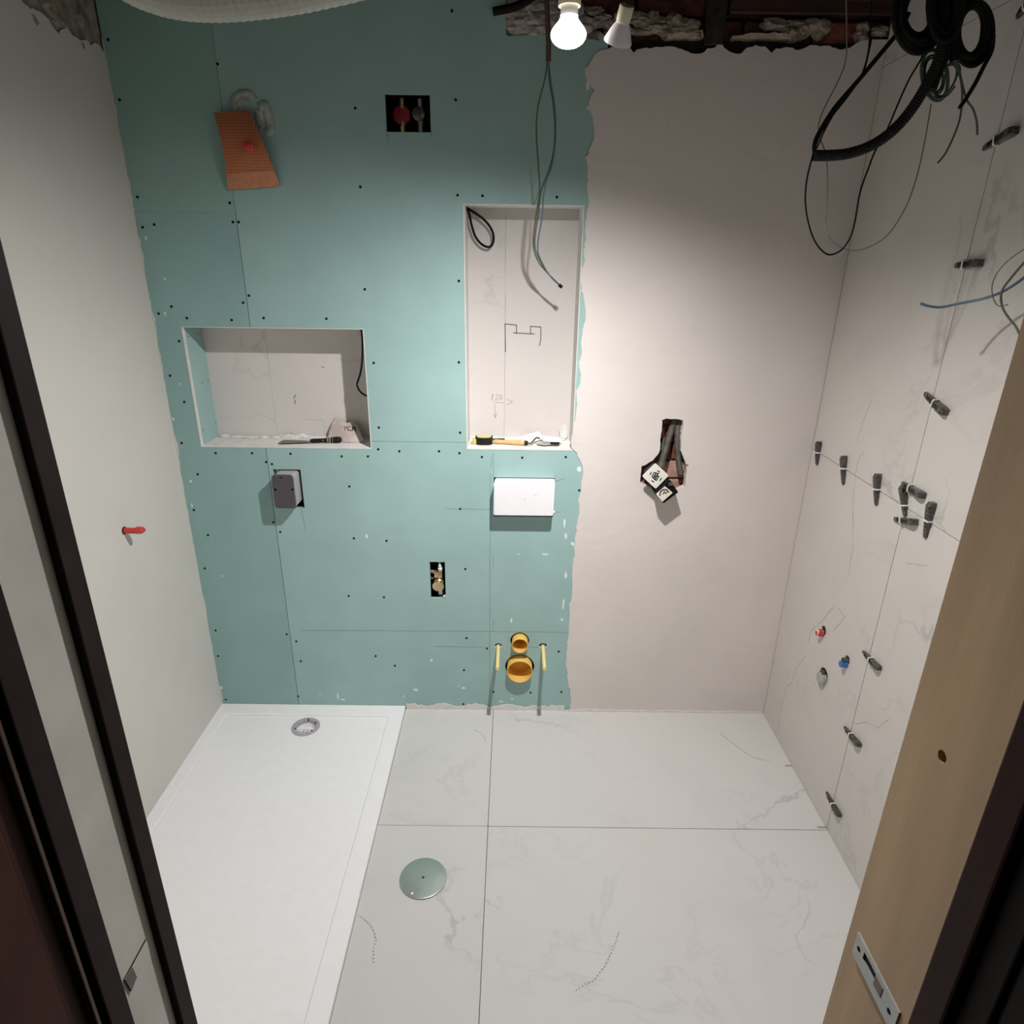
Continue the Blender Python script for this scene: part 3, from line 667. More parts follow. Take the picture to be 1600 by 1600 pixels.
def ypipe(name, label, c, r, L, wall):
    t = thing(name, label, 'pipe', (c[0], 0, c[1]))
    mk('pipe_wall', lathe([(r,-.05),(r,L-.0008),(r-.0008,L),(r-wall+.0008,L),(r-wall,L-.0008),(r-wall,-.045)], (c[0],0,c[1]), (0,-1,0), 48), M_yel, t, smooth=True)
    mk('plug', lathe([(r-wall-.0002,L-.074),(r*.55,L-.075),(r*.5,L-.072),(0,L-.072)], (c[0],0,c[1]), (0,-1,0), 40), M_yin, t, smooth=True)
    return t
ypipe('flush_pipe', 'smaller upper yellow pipe stub between the two threaded rods', (1.2975, .350), .0335, .036, .002)
ypipe('soil_pipe', 'larger lower yellow drain pipe stub near the floor', (1.2985, .224), .0535, .038, .0024)
for (x, z, px, lb) in ((1.207,.326,(780,1046),'left pale yellow sleeved fixing rod beside the pipe stubs'), (1.3945,.328,(850,1046),'right pale yellow sleeved fixing rod beside the pipe stubs')):
    t = thing('fixing_rod', lb, 'fixing rod', (x, 0, z), 'sleeved toilet fixing rods')
    mk('sleeve', tube([Vector((x,.03,z+.001)), Vector((x,-.06,z-.001)), Vector((x,-.157,z-.005))], .0075, 14, sub=3), M_yel2, t, smooth=True)
    mk('collar', lathe([(.0105,-.002),(.0105,.003),(.008,.004)], (x,0,z), (0,-1,0), 14), M_steel, t)
    mk('broken_gypsum', join(*[blob(None, (x+.013*math.cos(a), -.0005, z+.012*math.sin(a)), (.0055,.0022,.004), None, seed=a+x*9, sub=2) for a in (3.6,4.3,5.2,5.9)]), M_gyps, t)

# brass stop valve in its opening
bv = thing('stop_valve', 'brass stop valve inside the small upright cut-out in the green board', 'valve', ((VV[0]+VV[1])/2, .03, VV[2]))
cx = .966
mk('valve_body', join(lathe([(0,-.03),(.016,-.03),(.020,-.022),(.020,.010),(.016,.014),(0,.014)], (cx-.003,.02,.612), (0,-1,0), 24), box(cx-.02,cx+.012,.01,.04,.635,.662,.003)), M_brass, bv, smooth=True)
mk('valve_cap', lathe([(0,.0),(.0225,0),(.024,.003),(.023,.008),(0,.010)], (cx-.004,.006,.605), (0,-1,-.15), 28), M_brass, bv, smooth=True)
mk('inlet_pipe', cyl((cx+.002,.035,.66),(cx+.002,.035,.73),.008), M_steel, bv)
mk('outlet_pipe', join(cyl((cx+.002,.035,.53),(cx+.002,.035,.59),.010,n=6), cyl((cx+.002,.033,.556),(cx+.002,.033,.578),.014,n=6)), M_steel, bv)
mk('spindle', lathe([(.009,0),(.009,.012),(.006,.014),(.006,.028),(.003,.032),(0,.033)], (cx+.004,.022,.668), (0,-.35,.94), 16), M_white, bv, smooth=True)
mk('side_fitting', join(cyl((VV[0]-.01,.03,.660),(cx-.015,.025,.655),.009,n=6), cyl((VV[0]-.01,.035,.625),(VV[0]+.012,.03,.625),.007,n=6)), M_brass, bv)
mk('broken_gypsum', blob(None, (.988,.006,.556), (.008,.006,.006), None, seed=2), M_gyps, bv)

# meter opening with red knob
rv = thing('valve_pair', 'red and dark valves in the square black recess high on the green board', 'valve', (.92, .06, VB[2]))
mk('recess_box', join(box(VB[0]-.004,VB[0]-.001,.013,.12,VB[2]-.004,VB[3]+.004), box(VB[1]+.001,VB[1]+.004,.013,.12,VB[2]-.004,VB[3]+.004), box(VB[0],VB[1],.013,.12,VB[2]-.004,VB[2]-.001), box(VB[0],VB[1],.013,.12,VB[3]+.001,VB[3]+.004), box(VB[0],VB[1],.115,.12,VB[2],VB[3])), M_black, rv)
kx = WY(626, 178, .04)
mk('red_knob', lathe([(0,0),(.008,0),(.008,.010),(.0265,.014),(.029,.019),(.0265,.026),(.012,.029),(0,.029)], (kx.x,.08,kx.z), (0,-1,0), 28), M_redk, rv, smooth=True)
for u, m in ((629, M_brass), (657, M_zinc)):
    p = WY(u, 200, .05)
    mk('brass_union' if m is M_brass else 'metal_union', join(cyl((p.x,.06,VB[2]-.0),(p.x,.055,VB[2]+.026),.011,.009,n=6), cyl((p.x,.06,VB[3]-.022),(p.x,.06,VB[3]-.001),.008,n=12), cyl((p.x,.062,VB[2]+.026),(p.x,.062,VB[3]-.022),.010,n=14)), m, rv)
p = WY(654, 178, .05); mk('black_valve', lathe([(0,0),(.018,0),(.020,.004),(.020,.014),(.010,.018),(0,.018)], (p.x,.06,p.z), (0,-1,0), 20), M_dsteel, rv, smooth=True)

# socket inserts and flex conduits in the cut-out
M_cond = plain('conduit_grey', (.115,.105,.095), .5, var=.25)
def cond(name, label, pts, r, mat, par=None):
    n = [0]
    P = smoothpath(pts, 16); g = tube(P, r, 12, raw=True, rfun=lambda i: r*(1+.10*(i % 2)))
    o = mk(name, g, mat, origin=P[0]); tag(o, label, 'conduit'); return o
cond('flexible_conduit', 'left grey flexible conduit in the cut-out, ending behind the white box face', [WY(1054,652,.045), WY(1050,668,.03), WY(1043,690,.02), WY(1037,712,.012), WY(1032,730,.0)], .0115, M_cond)
cond('flexible_conduit', 'right grey flexible conduit hanging free inside the wall cut-out', [WY(1062,652,.045), WY(1059,670,.03), WY(1058,695,.022), WY(1060,720,.018), WY(1063,741,.016)], .0105, M_cond)
cond('flexible_conduit', 'short dark conduit bending into the left side of the wall cut-out', [WY(1037,685,.045), WY(1034,700,.04), WY(1028,712,.035), WY(1018,726,.030)], .008, M_grey)
def plate_quad(pts4, y, t, r=.004):
    """flat slab with given photo corners on plane y, thickness t behind it, rounded corners"""
    P = [Vector(pz(u, v, y)) for u, v in pts4]; out = []
    for i in range(4):
        a, b, c = P[i-1], P[i], P[(i+1) % 4]
        d1_ = (a-b).normalized(); d2_ = (c-b).normalized()
        for k in range(5):
            s = k/4; q = (b+d1_*r)*(1-s)**2+b*2*s*(1-s)+(b+d2_*r)*s*s; out.append(tuple(q))
    return prism(out, [], 'xz', y, y+t)
s1_ = thing('connection_box', 'white square box face turned on its corner in the wall cut-out', 'electrical box', WY(1024, 764, -.03))
mk('face', plate_quad([(1024.5,724),(1045,743),(1024.5,764),(1003.5,744.5)], -.058, .006, .006), M_cream and plain('socket_white', (.86,.82,.76), .5, var=.02), s1_)
mk('body', plate_quad([(1025,730),(1039,743),(1025,757),(1010,744)], -.0515, .07, .003), M_grey, s1_)
def P2d(u, v, cu, cv, a=45):  # local coords on the turned face (px units) -> photo px
    c, s = math.cos(math.radians(a)), math.sin(math.radians(a)); return (cu+u*c-v*s, cv+u*s+v*c)
lines = []
for (a, b) in (((-5,-4),(-5,3)), ((-2,-5),(-2,4)), ((1,-5),(1,5)), ((4,-3),(4,4)), ((-5,-4),(2,-6)), ((-4,4),(4,5)), ((-9,-2),(-9,2)), ((9,-2),(9,2)), ((-2,-9),(2,-9)), ((-2,9),(2,9)), ((-1,-1),(4,-2)), ((-3,1),(2,2))):
    lines.append([P2d(*a, 1024.5, 744.2, 30), P2d(*b, 1024.5, 744.2, 30)])
mk('terminal_slots', join(*[stroke(spx(L, -.058), .0035, -.058, .001) for L in lines]), M_blk2, s1_)
s2_ = thing('socket_insert', 'small black socket insert with cream face below the turned white box', 'socket', WY(1040, 786, -.04))
mk('body', plate_quad([(1046,750),(1060,769),(1037,786.5),(1024,773)], -.082, .085, .003), M_black, s2_)
mk('face', plate_quad([(1039.5,760.5),(1051,770),(1035,784),(1025.5,773)], -.089, .0068, .002), plain('socket_cream', (.80,.74,.62), .5, var=.02), s2_)
arc = [(1031,774),(1032,768),(1036,765),(1041,765),(1045,769)]
mk('socket_mark', join(stroke(spx(arc, -.089), .004, -.089, .001), stroke(spx([(1036,772),(1038,768),(1040,771),(1042,769)], -.089), .003, -.089, .001)), M_blk2, s2_)
mk('terminal_lug', join(box(WY(1047,756,-.08).x-.007, WY(1047,756,-.08).x+.009, -.090, -.05, WY(1047,756,-.08).z-.005, WY(1047,756,-.08).z+.006, .002)), M_grey, s2_)
o = mk('loose_wire', tube([WY(1063,722,.03), WY(1068,724,.005), WY(1075,727,-.006)], .0022, 6), M_brown, origin=WY(1063,722,.03)); tag(o, 'short dark wire end poking out right of the wall cut-out', 'wire')

# ------------------------------------------------------------------ orange mat and red plugs
om = thing('sealing_mat', 'orange gridded sealing mat hanging loose on the upper green board', 'sealing mat', WY(396, 296, -.03))
nu, nv = 12, 22; V = []; 
c4 = [(334,176),(389,172),(437.5,291),(356,297)]
def matpt(s, t):
    l = [c4[0][i]*(1-t)+c4[3][i]*t for i in (0,1)]; r = [c4[1][i]*(1-t)+c4[2][i]*t for i in (0,1)]
    l[0] += 4*math.sin(PI*t); r[0] += 1.5*math.sin(PI*t)
    y = -.022-.020*math.sin(PI*t)-.008*math.sin(PI*s)+(.014*t*t)
    return WY(l[0]*(1-s)+r[0]*s, l[1]*(1-s)+r[1]*s, y)
def sheet(t0, t1, nm, mat, lift):
    V, Fc = [], []
    for side in (0, 1):
        for j in range(nv+1):
            for i in range(nu+1):
                p = matpt(i/nu, t0+(t1-t0)*j/nv); p.y += .0015*side+lift; V.append(p)
    n = (nu+1)*(nv+1)
    for j in range(nv):
        for i in range(nu):
            a = j*(nu+1)+i; q = (a, a+1, a+nu+2, a+nu+1); Fc.append(q); Fc.append(tuple(x+n for x in reversed(q)))
    b = [i for i in range(nu+1)]+[(j+1)*(nu+1)-1 for j in range(1, nv+1)]+[nv*(nu+1)+i for i in range(nu-1, -1, -1)]+[j*(nu+1) for j in range(nv-1, 0, -1)]
    for i in range(len(b)): j = (i+1) % len(b); Fc.append((b[i], b[j], b[j]+n, b[i]+n))
    return mk(nm, (V, Fc), mat, om, smooth=True)
sheet(0, .80, 'gridded_sheet', M_ogrid, 0); sheet(.79, 1, 'plain_hem', M_oranl, -.001)
pp = WY(388, 229, -.06)
t = thing('pipe_plug', 'red plug on a pipe end through the orange sealing mat', 'pipe plug', (pp.x, -.05, pp.z))
mk('plug', lathe([(0,-.02),(.011,-.02),(.011,.018),(.014,.020),(.014,.026),(.007,.028),(.007,.034),(0,.034)], (pp.x,-.045,pp.z), (.25,-1,-.1), 8), M_red, t)
mk('plug_wing', box(pp.x-.013, pp.x-.004, -.075, -.05, pp.z-.004, pp.z+.012, .002), M_red, t)

a = SX(194, 829, 0); b = WY(226, 827, a.y)
t = thing('pipe_plug', 'red threaded plug sticking out of the bare left wall', 'pipe plug', a)
mk('plug_body', join(lathe([(0,-.005),(.0105,-.005),(.0105,.6*b.x),(.0085,.62*b.x),(0,.62*b.x)], a, (1,.0,.0), 8)), M_red, t)
mk('plug_head', lathe([(0,.58*b.x),(.0125,.60*b.x),(.0115,.88*b.x),(.006,b.x),(0,b.x)], a, (1,0,.04), 6), M_red, t)
mk('pipe_collar', lathe([(.013,0),(.013,.002),(.0105,.003)], a, (1,0,0), 16), M_blk2, t)

def stub(name, label, hole, tip, r, mat, caphead, cat='pipe plug'):
    """stub on the right wall pointing into the room; tip = photo pixel of its free end"""
    h = Vector((W, hole.y, hole.z)); t = thing(name, label, cat, h)
    return t, h
# red capped stub
t, h = stub('capped_pipe', 'small red cap on the pipe stub low on the right tiled wall', capR[0], None, .012, M_red, None)
e = WY(1274, 996, h.y); ln = W-e.x
mk('cap_body', lathe([(0,0),(.0075,0),(.0075,ln*.8),(.010,ln*.82),(.010,ln),(0,ln)], h+Vector((0,0,-.008)), (-1,0,-.02), 10), M_clip, t)
mk('cap_flange', lathe([(0,.004),(.0135,.004),(.0135,.014),(.009,.016),(0,.016)], h+Vector((0,0,-.010)), (-1,0,0), 14), M_red, t, smooth=True)
mk('cap_tip', box(e.x-.001, e.x+.014, h.y-.008, h.y+.008, h.z-.018, h.z-.002, .002), M_red, t)
mk('dark_opening', lathe([(0,.0),(.0165,.0)], h+Vector((.004,0,0)), (-1,0,0), 20), M_void, t)
t, h = stub('capped_pipe', 'blue cap on the pipe stub beside the red capped one', capR[1], None, .012, M_bluep, None)
e = WY(1312, 1041, h.y); ln = W-e.x
mk('cap_body', lathe([(0,0),(.0125,0),(.0125,ln*.45),(.0095,ln*.5),(.0095,ln*.75),(.0115,ln*.78),(.0115,ln),(0,ln)], h+Vector((0,0,-.016)), (-1,0,-.02), 12), M_bluep, t)
mk('pipe_end', lathe([(.008,.0),(.008,.016),(.005,.016),(.005,.004),(0,.004)], h, (-1,0,0), 14), M_dsteel, t)
t, h = stub('waste_pipe', 'grey oval waste pipe cap standing out of the right tiled wall', capR[2], None, .02, M_greyl, None, 'pipe')
e = WY(1277, 1068, h.y); ln = W-e.x
mk('pipe_cap', lathe([(.0,-.004),(.0235,-.004),(.0235,ln*.5),(.0255,ln*.55),(.0255,ln*.7),(.018,ln*.8),(.017,ln*.95),(0,ln)], h+Vector((0,0,-.012)), (-1,0,-.03), 28), plain('sewer_grey', (.42,.39,.38), .5), t, smooth=True)
mk('dark_opening', lathe([(0,.0),(.029,.0)], h+Vector((.004,0,0)), (-1,0,0), 24), M_void, t)
mk('vent_tube', lathe([(.009,0),(.009,.012),(.006,.012),(.006,.004),(0,.004)], h+Vector((0,0,.014)), (-1,0,0), 14), M_dsteel, t)

# ------------------------------------------------------------------ levelling wedges on the right wall
def wedge(a, b, clip, label, wid=.019):
    """a = thin end pixel, b = thick end pixel, clip = pixel where the white clip holds it"""
    xw = W-.010
    A = SX(*a, xw); B = SX(*b, xw); Cc = SX(*clip, xw); ax = B-A; L = ax.length; ax.normalize(); nrm = Vector((-1,0,0)); s = nrm.cross(ax).normalized()
    t = thing('levelling_wedge', label, 'tile wedge', (W, Cc.y, Cc.z), 'tile levelling wedges on the right wall')
    base = Vector((W-.0005, A.y, A.z)); 
    def pt(u, h, v): return base+ax*u+nrm*h+s*v
    prof = [(0,.0,.0045),(L*.06,.0,.0055),(L*.80,.0,.0165),(L*.90,.0,.0175),(L,.0,.013)]
    V, Fc = [], []; half = [wid*.30, wid*.36, wid*.5, wid*.5, wid*.42]
    for (u, h0, h1), hw in zip(prof, half):
        for v, h in ((-hw,h0),(hw,h0),(hw,h1),(hw*.6,h1+.001),(-hw*.6,h1+.001),(-hw,h1)): V.append(pt(u, h, v))
    for i in range(len(prof)-1):
        for k_ in range(6): Fc.append((i*6+k_, i*6+(k_+1) % 6, (i+1)*6+(k_+1) % 6, (i+1)*6+k_))
    Fc.append((0,1,2,3,4,5)); n0 = (len(prof)-1)*6; Fc.append(tuple(n0+i for i in range(6)))
    mk('wedge_body', (V, Fc), M_wedge, t)
    # ridges along the slope
    g = []
    for i in range(7):
        u = L*(.2+.09*i); h = .0055+(.0165-.0055)*(u/L)/.8 if u < L*.8 else .0165
        Vr = [pt(u, h-.001, -wid*.3), pt(u+.002, h-.001, -wid*.3), pt(u+.001, h+.0030, -wid*.3), pt(u, h-.001, wid*.3), pt(u+.002, h-.001, wid*.3), pt(u+.001, h+.0030, wid*.3)]
        g.append((Vr, [(0,1,2),(3,5,4),(0,3,4,1),(1,4,5,2),(2,5,3,0)]))
    mk('grip_ridge', join(*g), M_dsteel, t)
    # clip loop round the wedge
    u = max(.012, min(L-.012, (Cc-A).dot(ax))); hh = .0055+(.0165-.0055)*(u/L)/.8; hw = wid*.5+.0025
    path = [pt(u,-.001,-hw), pt(u,hh+.001,-hw), pt(u,hh+.004,-hw*.6), pt(u,hh+.004,hw*.6), pt(u,hh+.001,hw), pt(u,-.001,hw)]
    V, Fc = [], []
    inn_ = [pt(u,-.001,-hw+.0018), pt(u,hh,-hw+.0018), pt(u,hh+.0016,-hw*.55), pt(u,hh+.0016,hw*.55), pt(u,hh,hw-.0018), pt(u,-.001,hw-.0018)]
    n = 6
    for off in (-.0022, .0022):
        V += [p+ax*off for p in path]; V += [p+ax*off for p in inn_]
    for i in range(n-1):
        Fc += [(i,i+1,n+i+1,n+i),(2*n+i,3*n+i,3*n+i+1,2*n+i+1),(i,2*n+i,2*n+i+1,i+1),(n+i,n+i+1,3*n+i+1,3*n+i)]
    Fc += [(0,n,3*n,2*n),(n-1,3*n-1,4*n-1,2*n-1)]
    mk('clip', (V, Fc), M_clip, t)
wedge((1273,726), (1279,690), (1275,706), 'wedge on the horizontal joint closest to the room corner')
wedge((1314,757), (1318,712), (1316,732), 'upright wedge on the horizontal joint, second from the room corner')
wedge((1365,789), (1371,740), (1367,764), 'upright wedge on the horizontal joint, third from the room corner')
wedge((1410,806), (1411,758), (1410,790), 'tall upright wedge in the cluster where the tile joints cross')
wedge((1441,840), (1456,785), (1448,813), 'upright wedge on the horizontal joint nearest the door side')
wedge((1406,755), (1442,775), (1420,766), 'slanted wedge at the top of the cluster where the tile joints cross')
wedge((1394,811), (1430,816), (1408,813), 'flat-lying wedge just below the crossing tile joints')
wedge((1441,615), (1477,645), (1459,632), 'slanted wedge on the vertical joint halfway up the wall')
wedge((1489,415), (1531,411), (1506,413), 'flat-lying wedge high on the wall under the hanging cables')
wedge((1532,232), (1586,203), (1556,218), 'slanted wedge beside the hanging cable ends, near the top')
wedge((1345,1018), (1373,1045), (1359,1031), 'wedge on the vertical joint right of the blue pipe cap', .014)
wedge((1316,1136), (1342,1165), (1328,1149), 'wedge on the vertical joint midway between pipe caps and floor', .014)
wedge((1288,1238), (1311,1275), (1301,1256), 'lowest wedge, just above the floor corner', .013)
wedge((1584,26), (1625,-14), (1602,8), 'topmost wedge cut off by the picture corner')
# thin spacers sticking out under the wall tiles
for (u, v) in ((1234,1196),(1285,1292)):
    p = FZ(u, v, .002); o = mk('tile_spacer', box(p.x-.018, W-.001, p.y-.0025, p.y+.0025, .0003, .0035, .0008, 1), M_greyl, origin=(p.x, p.y, .0003))
    tag(o, 'grey spacer poking from under the right wall, '+('near the back corner' if v < 1250 else 'by the end of the floor joint'), 'spacer')
# chips of clip on the vertical joint
# ------------------------------------------------------------------ things in the niches
zs = NH[2]+.0004
c = Vector((1.147, .075, zs))
t = thing('tape_measure', 'black and yellow tape measure lying in the left corner of the tall niche', 'tape measure', c)
def dshape(r, k=1.): return [(r*k*math.cos(a), r*math.sin(a)) for a in [2*PI*i/28 for i in range(28)]]
def dbox(c, r, z0, z1, rr=None):
    pts = [(c.x+(math.copysign(abs(math.cos(a))**.7, math.cos(a))*r), c.y+(math.copysign(abs(math.sin(a))**.7, math.sin(a))*r*.9)) for a in [2*PI*i/32 for i in range(32)]]
    return prism(pts, [], 'xy', z0, z1)
mk('case', dbox(c, .033, zs, zs+.027), M_blk2, t, smooth=True)
mk('side_plate', dbox(c, .028, zs+.027, zs+.0295), plain('yellow_sticker', (.62,.58,.30), .5), t, smooth=True)
mk('yellow_lip', box(c.x-.044, c.x-.026, c.y-.02, c.y+.008, zs, zs+.020, .003), plain('tape_yellow', (.62,.54,.12), .5), t)
mk('end_hook', box(c.x-.050, c.x-.042, c.y-.015, c.y-.002, zs+.002, zs+.007, .001), M_steel, t)
p = Vector((1.20, .112, zs+.0045))
o = mk('marker_pen', cyl(p-Vector((.024,-.004,0)), p+Vector((.026,.006,.001)), .0042, n=12, bev=.001), M_dsteel, origin=p); tag(o, 'short dark pen behind the tape measure in the tall niche', 'pen')
# pointing trowel
t = thing('pointing_trowel', 'small trowel with a pale wooden handle lying in the tall niche', 'trowel', (1.26, .06, zs))
ha, hb = Vector((1.183, .070, zs+.0085)), Vector((1.302, .048, zs+.0105))
mk('handle', lathe([(0,0),(.006,.001),(.0085,.012),(.0075,.04),(.0095,.075),(.0105,.105),(.009,(hb-ha).length),(0,(hb-ha).length)], ha, hb-ha, 18), M_hand, t, smooth=True)
mk('ferrule', cyl(hb, hb+(hb-ha).normalized()*.012, .0095, .008, 16), M_blk2, t)
fe = hb+(hb-ha).normalized()*.012
mk('neck', tube([fe, fe+Vector((.012,.004,-.002)), fe+Vector((.032,.016,.016)), fe+Vector((.046,.022,.012))], .0032, 8), M_dsteel, t, smooth=True)
nb = fe+Vector((.042,.020,.008))
mk('blade', prism([(nb.x-.006,nb.y-.018),(nb.x+.02,nb.y-.034),(nb.x+.085,nb.y-.012),(nb.x+.075,nb.y+.0),(nb.x+.018,nb.y+.022),(nb.x-.006,nb.y+.014)], [], 'xy', zs+.006, zs+.0075), M_steel, t)
# scraps
V, Fc = [], []
o = mk('paper_scrap', xf(box(-.045,.045,-.022,.022,-.0006,.0006), Matrix.Translation((1.325,.105,zs+.0135)) @ Matrix.Rotation(.35,4,'Z') @ Matrix.Rotation(-.22,4,'Y')@ Matrix.Rotation(.5,4,'X')), M_paper, origin=(1.325,.105,zs)); tag(o, 'folded white paper scrap behind the trowel in the tall niche', 'paper')
o = mk('paper_scrap', xf(box(-.036,.036,-.02,.02,-.0008,.0008), Matrix.Translation((1.408,.085,zs+.016)) @ Matrix.Rotation(.05,4,'Z') @ Matrix.Rotation(.1,4,'Y')@ Matrix.Rotation(.25,4,'X')), M_paper, origin=(1.40,.085,zs)); tag(o, 'white paper scrap lying over the trowel blade at the right of the tall niche', 'paper')
p = Vector((1.418,.042,zs)); o = mk('scraper_blade', box(p.x-.019, p.x+.016, p.y-.005, p.y+.005, zs+.008, zs+.016, .001, 1), M_blk2, origin=p); tag(o, 'small black block on the trowel tip in the tall niche', 'tool')
# filling knife in the wide niche
zl = NL[2]+.0004
t = thing('filling_knife', 'long filling knife with a dark handle lying in the wide niche', 'knife', (.50,.06,zl))
ha, hb = Vector((.487,.055,zl+.009)), Vector((.598,.066,zl+.012))
mk('handle', lathe([(0,0),(.006,0),(.0085,.012),(.008,.05),(.0105,.08),(.0125,.10),(.010,.114),(.004,.118),(0,.118)], ha, hb-ha, 16), M_blk2, t, smooth=True)
ax = (hb-ha).normalized()
for s in (.066, .074, .084): mk('handle_band', lathe([(.0106,0),(.0112,.001),(.0106,.002)], ha+ax*s, ax, 16), M_cream, t)
mk('brass_rivet', cyl(ha+ax*.05+Vector((0,-.0078,.002)), ha+ax*.05+Vector((0,-.0095,.003)), .003, n=10), M_steel, t)
mk('blade', join(prism([(.372,.035),(.380,.028),(.470,.044),(.49,.050),(.49,.062),(.46,.075),(.385,.080),(.374,.074)], [], 'xy', zl+.004, zl+.0052)), M_dsteel, t)
# leaning sachet with printed letters
t = thing('plastic_sachet', 'crumpled translucent sachet printed YCA leaning in the right of the wide niche', 'sachet', (.64,.10,zl))
px_s = [(512,684),(519,661),(524,652),(532,656),(541,661),(550,659),(556,660),(562,674),(568,688),(561,692),(545,691),(526,690)]
ys = [.10,.125,.135,.132,.125,.125,.125,.10,.075,.068,.068,.075]
P = [WY(u, v, y) for (u, v), y in zip(px_s, ys)]; c = WY(543, 677, .088)
V = P+[c]+[p+Vector((0,.004,0)) for p in P]+[c+Vector((0,.006,0))]; n = len(P); Fc = []
for i in range(n):
    j = (i+1) % n; Fc += [(i, j, n), (n+1+j, n+1+i, 2*n+1), (i, n+1+i, n+1+j, j)]
mk('film', (V, Fc), M_sachet, t)
L = [[(537,666),(539.5,669)],[(542,666),(539.5,669),(539,673)], [(549,667),(544,667),(543.5,672),(549,672.5)], [(550,667.5),(551,667),(555,667.5),(554.5,670)],[(551,667),(550.5,673)],[(551,670),(555,670),(555.5,673.5)]]
def onsachet(u, v):
    y = .1245-(v-661)/(677-661)*(.0365); return WY(u, v, y-.0012)
g = []
for l in L: g.append(tube([onsachet(*q) for q in l], .0016, 5, sub=2))
mk('printed_letters', join(*g), M_blk2, t)
# cables in the niches
o = mk('black_cable', tube([WY(564,513,.10), WY(566,530,.08), WY(566,560,.07), WY(563,583,.065), WY(559,596,.06), WY(558,602,.06), WY(563,612,.055), WY(574,619,.05), WY(584,618,.05)], .0035, 8), M_blk2, origin=WY(566,560,.08)); tag(o, 'bent black cable at the right edge of the wide niche', 'cable')
for q, (k1, nm) in enumerate(((0, 'outer'),)):
    o = mk('black_cable', tube([WY(728,322,.10), WY(733,334,.11), WY(737,352,.115), WY(743,370,.118), WY(753,382,.118), WY(764,386,.118), WY(770,380,.118), WY(771,368,.118), WY(766,355,.116), WY(756,343,.112), WY(744,334,.11), WY(731,326,.105), WY(726,324,.10)], .0042, 8), M_black, origin=WY(733,330,.10))
    tag(o, 'black cable looped in the upper left corner of the tall niche', 'cable')

# ------------------------------------------------------------------ wires that hang down into the tall niche
def wire(name, label, pts, r, mat, cat='wire', n=8, sub=7):
    P = [WY(u, v, -y) for u, v, y in pts]
    o = mk(name, tube(P, r, n, sub=sub), mat, origin=P[0], smooth=True); return tag(o, label, cat)
wire('hanging_wire', 'dark green wire hanging from the brown conduit into the tall niche', [(856,93,.15),(851,125,.145),(841,165,.13),(838,205,.125),(841,255,.12),(843,300,.115),(838,335,.10),(834,365,.07),(834,388,.045),(842,410,.03),(857,428,.015),(876,447,.005)], .0024, M_ygr)
wire('hanging_wire', 'blue-grey wire hanging beside the dark green one into the tall niche', [(857,93,.15),(861,130,.15),(867,170,.14),(868,215,.13),(863,255,.12),(853,285,.115),(849,310,.105),(847,340,.09),(841,375,.065),(841,395,.045),(848,412,.03),(860,432,.015),(874,446,.006)], .0022, M_blue)
wire('hanging_wire', 'thin green wire forming the middle strand above the tall niche', [(857,93,.15),(858,125,.148),(864,160,.142),(867,200,.135),(865,235,.125),(858,265,.12),(846,298,.112),(841,335,.098),(837,362,.07),(836,385,.047),(844,408,.032),(859,430,.016),(875,447,.006)], .0018, M_green)
p = WY(876, 447, -.005); o = mk('wire_connector', cyl(p+Vector((-.006,0,.004)), p+Vector((.005,0,-.004)), .006, n=10), M_black, origin=p); tag(o, 'black taped tip joining the wires in the tall niche', 'connector')
P = [WY(853,-60,-.17), WY(853,-20,-.165), WY(855,20,-.16), WY(857,60,-.155), WY(857,96,-.15)]
o = mk('brown_conduit', tube(P, .0075, 10), M_brown, origin=P[0], smooth=True); tag(o, 'thin brown conduit coming down left of the lit bulb', 'conduit')
P = [WY(770,18,-.02), WY(800,12,-.02), WY(822,2,-.02), WY(850,-20,-.02)]
o = mk('black_cable', tube(P, .011, 10), M_black, origin=P[0], smooth=True); tag(o, 'thick black cable crossing the top edge left of the bulb', 'cable')

# ------------------------------------------------------------------ lamps
t = thing('light_bulb', 'glowing pear-shaped light bulb hanging below the ceiling', 'lamp', (BULB_AT.x, BULB_AT.y, TOP-.001))
bx, by = BULB_AT.x, BULB_AT.y
bzt = WY(888, 24, by).z      # top of glass
ztip = WY(888, 76, by).z
Hh = bzt-ztip; R_ = .034
prof = []
for i in range(15):
    s = i/14
    z = -Hh*s
    if s < .58: r = .0158+(R_-.0158)*(.5-.5*math.cos(s/.58*PI))
    else: r = R_*math.sqrt(max(0, 1-((s-.58)/.42)**2))
    prof.append((r, -z))
prof[-1] = (0, Hh)
mk('glass', lathe(prof, (bx,by,bzt), (0,0,-1), 36), M_bulb, t, smooth=True)
mk('neck', lathe([(.0165,0),(.0165,.016),(.0150,.018)], (bx,by,bzt-.001), (0,0,1), 28), M_white, t, smooth=True)
mk('socket', lathe([(.0,-.002),(.021,-.002),(.0215,.004),(.0205,.034),(.012,.042),(0,.042)], (bx,by,bzt+.016), (0,0,1), 28), M_cream, t, smooth=True)
mk('cord', tube([Vector((bx,by,bzt+.056)), Vector((bx+.004,by,bzt+.16)), Vector((bx+.002,by,TOP-.003))], .003, 8), M_blk2, t)
